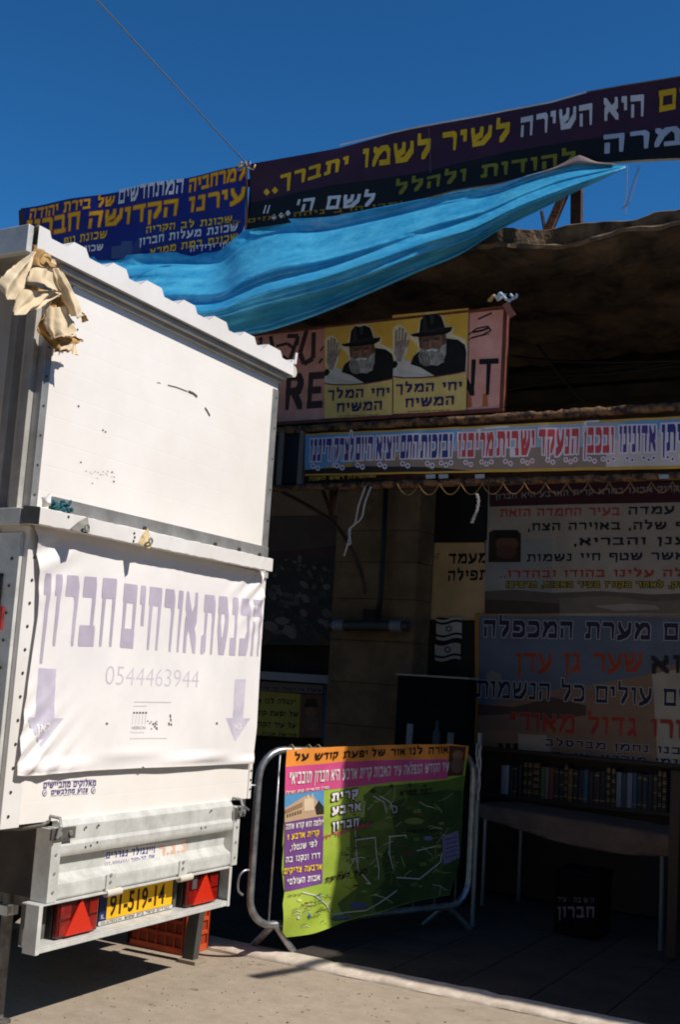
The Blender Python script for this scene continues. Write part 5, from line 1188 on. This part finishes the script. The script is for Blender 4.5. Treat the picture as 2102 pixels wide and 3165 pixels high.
# hinges above the bar
for x, y in ((615,622),(1002,545)):
    p = T('z4',x,y,XL1+.0); mb = MB(); mb.tube([(XL1-.01,p[0]-.05,p[1]),(XL1-.01,p[0]+.055,p[1])],.017,mat('pale_roller',(206,200,186),rough=.6),12)
    q = T('z4',x-15,y-65,X0+.04); mb.box(X0+.039,X0+.046,p[0]-.055,p[0]+.01,p[1]+.01,q[1]+.03,m_gal)
    for k in (0,1): mb.disc((X0+.046,p[0]-.03,p[1]+.05+.03*k),(1,0,0),.008,m_alu,8,.004)
    mb.build('hinge',tr,smooth='auto')
# prop stands, wheels, drawbar
m_post = mat('steel_post',(132,130,126),rough=.5,metal=.5,rgb2=(92,88,84),scale=12)
yp = 3.93; pb_ = at('z4',20,1285,1,yp)
mb = MB(); xp = at('z4',14,1000,1,yp).x
mb.tube([(xp,yp,.02),(xp,yp,at('z4',25,470,1,yp).z)],.026,m_post,14); mb.box(xp-.045,xp+.045,yp-.04,yp+.04,.0,.018,m_post); mb.box(xp-.04,xp+.03,yp-.035,yp+.035,at('z4',25,735,1,yp).z,at('z4',25,680,1,yp).z,m_gal)
mb.tube([at('z4',45,690,1,yp-.04),at('z4',72,688,1,yp-.04),at('z4',72,735,1,yp-.04),at('z4',50,738,1,yp-.04)],.006,m_gal,6); mb.tube([(xp,yp,at('z4',25,470,1,yp).z),(xp,yp,at('z4',25,464,1,yp).z)],.027,mat('rusty_steel',(1,1,1)),14)
mb.build('prop_stand',tr,smooth='auto',bevel=.002)
q = at('ze',1060,640,2,.03); r_ = at('ze',1130,230,1,q.y-.02)
mb = MB(); mb.bar((q.x,q.y,.02),(r_.x,q.y,.5),.075,.05,mat('prop_dark',(84,82,80),rough=.6,metal=.3),up=(0,1,0)); mb.box(q.x-.05,q.x+.07,q.y-.05,q.y+.06,.0,.02,mat('foot_plate',(150,136,116),rough=.9)); mb.build('prop_stand',tr,bevel=.003)
for yy_ in (yA+.12,yB-.12):
    whl = MB(); c = Vector((-5.1,yy_,.29)); P = []
    for k in range(33):
        t = 2*math.pi*k/32; P.append([(c.x+r*math.cos(t),c.y+d,c.z+r*math.sin(t)) for r, d in ((.18,-.07),(.26,-.085),(.29,-.06),(.29,.06),(.26,.085),(.18,.07))])
    whl.grid(P,m_blk2); ty_ = whl.build('wheel',tr,smooth='auto')
    mb = MB(); mb.tube([c+Vector((0,-.06,0)),c+Vector((0,.06,0))],.18,m_alu,24); mb.build('rim',ty_,smooth='auto')
mb = MB(); mb.tube([(-5.1,yA+.12,.29),(-5.1,yB-.12,.29)],.03,m_gald,10); mb.build('axle',tr)
mb = MB(); mb.bar((XB,4.6,.5),(XB-1.2,4.6,.45),.08,.08,m_gald); mb.build('drawbar',tr)
mb = MB(); mb.box(XB,X0-.1,yA+.1,yB-.1,z_g-.06,z_g-.002,m_gald); mb.build('chassis',tr)

# orange crates behind the trailer foot
def crate(x0, x1, y0, y1, z0, z1, label, rot=0):
    m_c = mat('orange_plastic',(206,82,32),rough=.55,rgb2=(170,62,24),scale=9)
    c = thing('plastic_crate',label,'crate',((x0+x1)/2,(y0+y1)/2,z0),'orange crates behind the trailer')
    def wall(a, b, nrm):
        a, b = Vector(a), Vector(b); d = (b-a); L_ = d.length; d.normalize(); mb = MB()
        H = z1-z0
        for f, t in ((.0,.035),(.3,.02),(.55,.02),(.93,.035)): mb.bar(a+Vector((0,0,H*f+t/2)),b+Vector((0,0,H*f+t/2)),.016,t,m_c)
        n = max(3,int(L_/.055))
        for k in range(n+1):
            p = a+d*(L_*k/n); mb.bar(p+Vector((0,0,.01)),p+Vector((0,0,H-.004)),.012 if 0 < k < n else .02,.010 if 0 < k < n else .02,m_c,up=(1,0,0))
        mb.box(min(a.x,b.x)-.006*abs(nrm[0])-.0,max(a.x,b.x)-.002*abs(nrm[0]),min(a.y,b.y)+.002*abs(nrm[1]),max(a.y,b.y)+.006*abs(nrm[1]),z0+H*.06,z0+H*.92,mat('orange_plastic_inner',(150,56,22),rough=.6))
        return mb.build('side',c,bevel=.002)
    wall((x1,y0,z0),(x1,y1,z0),(1,0)); wall((x0,y0,z0),(x1-.01,y0,z0),(0,1)); wall((x0,y0,z0),(x0,y1,z0),(1,0)); wall((x0,y1,z0),(x1-.01,y1,z0),(0,1))
    mb = MB(); mb.box(x0+.01,x1-.01,y0+.01,y1-.01,z0+.006,z0+.016,m_c); mb.build('base',c)
crate(-4.26,-3.87,5.44,5.65,.002,.30,'orange plastic crate standing on the road behind the trailer foot')
crate(-4.26,-3.87,5.44,5.65,.305,.60,'orange plastic crate stacked on another behind the light bar')

# ------------------------------------------------------------------ torn awning cloth at the corner
m_cr = mat('cream_canvas',(226,206,172),rough=.75,rgb2=(208,184,146),scale=8,bump=.2,bscale=25)
m_tan = mat('canvas_reverse',(190,152,96),rough=.85,rgb2=(164,124,70),scale=8,bump=.2,bscale=25)
mb = MB(); ct = MB()
def cl(rows, X, bul, m, tgt=None, rag=.0):
    R = []; nr = len(rows)
    for i, r in enumerate(rows):
        n = len(r); R.append([at('zc',p[0],p[1],0,X+.6*bul*math.sin(math.pi*j/(n-1))*(.4+.6*i/(nr-1))) for j, p in enumerate(r)])
    G = net(R,10)
    np_ = rk.choice((1.6,2.2,2.8)); pp_ = rk.random()
    for i_, g_ in enumerate(G):
        for j_, p in enumerate(g_): p += Vector((.022*(abs(((j_/len(g_)*np_+pp_+.35*i_/len(G)) % 1)-.5)*2-.5),0,0))
    sd = rk.uniform(0,50)
    for g_ in G:
        for p in g_: q = (p.y*11+sd,p.z*11,p.x*4); p += Vector((.016*(abs(MN.noise(q))-.2)+.005*MN.noise((q[0]*2.3,q[1]*2.3,1.)),.006*MN.noise((q[1],q[0],5.)),.004*MN.noise((q[1]*2,q[0]*2,8.))))
    for e_ in (G[-1],[g_[0] for g_ in G],[g_[-1] for g_ in G]):
        for p in e_: n_ = (p.y*40,p.z*40,sd); p += Vector((0,(.004+rag*1.6)*MN.fractal(n_,.6,2.2,4),(.004+rag*1.6)*MN.fractal((n_[1],n_[0],9.),.6,2.2,4)))
    mb.grid(G,m)
cl([[(395,505),(402,512),(410,520)],[(230,640),(310,660),(365,690)],[(80,760),(200,810),(305,840)],[(0,880),(120,950),(258,965)],[(10,975),(75,1078),(160,1092)]],X0+.17,.07,m_cr)
cl([[(250,960),(480,982),(660,992),(738,1032)],[(200,1090),(390,1110),(560,1090),(690,1058)],[(158,1235),(235,1282),(420,1215),(600,1110)]],X0+.15,.06,m_cr)
cl([[(270,900),(400,930),(560,970),(720,1010)],[(250,980),(450,1000),(600,1010),(735,1035)]],X0+.12,.01,m_tan)
cl([[(330,735),(440,703),(570,725),(610,760)],[(330,795),(440,800),(560,850),(650,890)],[(318,855),(480,895),(620,955),(740,1022)]],X0+.17,.05,m_cr)
cl([[(605,730),(680,698),(738,745)],[(640,880),(740,850),(795,850)],[(735,1030),(830,1000),(885,1010)],[(850,1275),(930,1305),(1012,1290)]],X0+.14,.06,m_cr,rag=.004)
cl([[(990,1240),(1010,1260),(1030,1280)],[(1000,1300),(1030,1320),(1055,1330)],[(1015,1370),(1040,1355),(1070,1345)]],X0+.12,.0,m_tan)
cl([[(570,1175),(680,1185),(780,1168)],[(560,1280),(700,1290),(835,1285)],[(570,1450),(720,1430),(895,1420)],[(610,1552),(770,1540),(935,1522)]],X0+.13,.06,m_cr,rag=.006)
cl([[(520,1260),(580,1240),(640,1275)],[(435,1450),(570,1485),(690,1490)],[(560,1590),(760,1605),(992,1560)],[(640,1680),(770,1690),(950,1625)]],X0+.10,.02,m_tan,rag=.005)
cl([[(700,1665),(850,1640),(945,1618)],[(720,1700),(860,1715),(930,1782)]],X0+.11,.02,m_cr,rag=.006)
cl([[(620,1005),(690,1035),(740,1030)],[(590,1100),(680,1110),(765,1090)],[(575,1200),(680,1200),(785,1180)]],X0+.10,.02,m_tan)
cl([[(400,440),(520,500),(610,560)],[(370,560),(490,600),(650,610)],[(370,650),(500,690),(692,692)]],X0+.10,.05,m_tan)
cl([[(548,556),(600,570),(650,600)],[(600,600),(650,640),(694,690)]],X0+.14,.02,m_cr)
cl([[(640,1650),(700,1660),(860,1700)],[(655,1720),(720,1720),(862,1735)]],X0+.05,.0,m_tan)
tag(mb.build('torn_awning',smooth=True,solid=.0012),'torn cream canvas hanging from the upper corner of the trailer','cloth')
# rolled side awning, seen edge on at the left
mb = MB(); yq = yl_u-.16
P = [[Vector((X0-.15-.35*k/6, yq+.02*math.sin(k*1.9+j*.5)-.03*(j/10), z_roof+.05-(z_roof-2.2)*j/10)) for k in range(7)] for j in range(11)]
mb.grid(P, mat('peach_canvas',(206,182,160),rough=.8,rgb2=(178,150,126),scale=3,stretch=(3,3,.6)))
tag(mb.build('side_awning',smooth=True,solid=.004),'faded peach canvas let down along the shaded trailer side','awning')
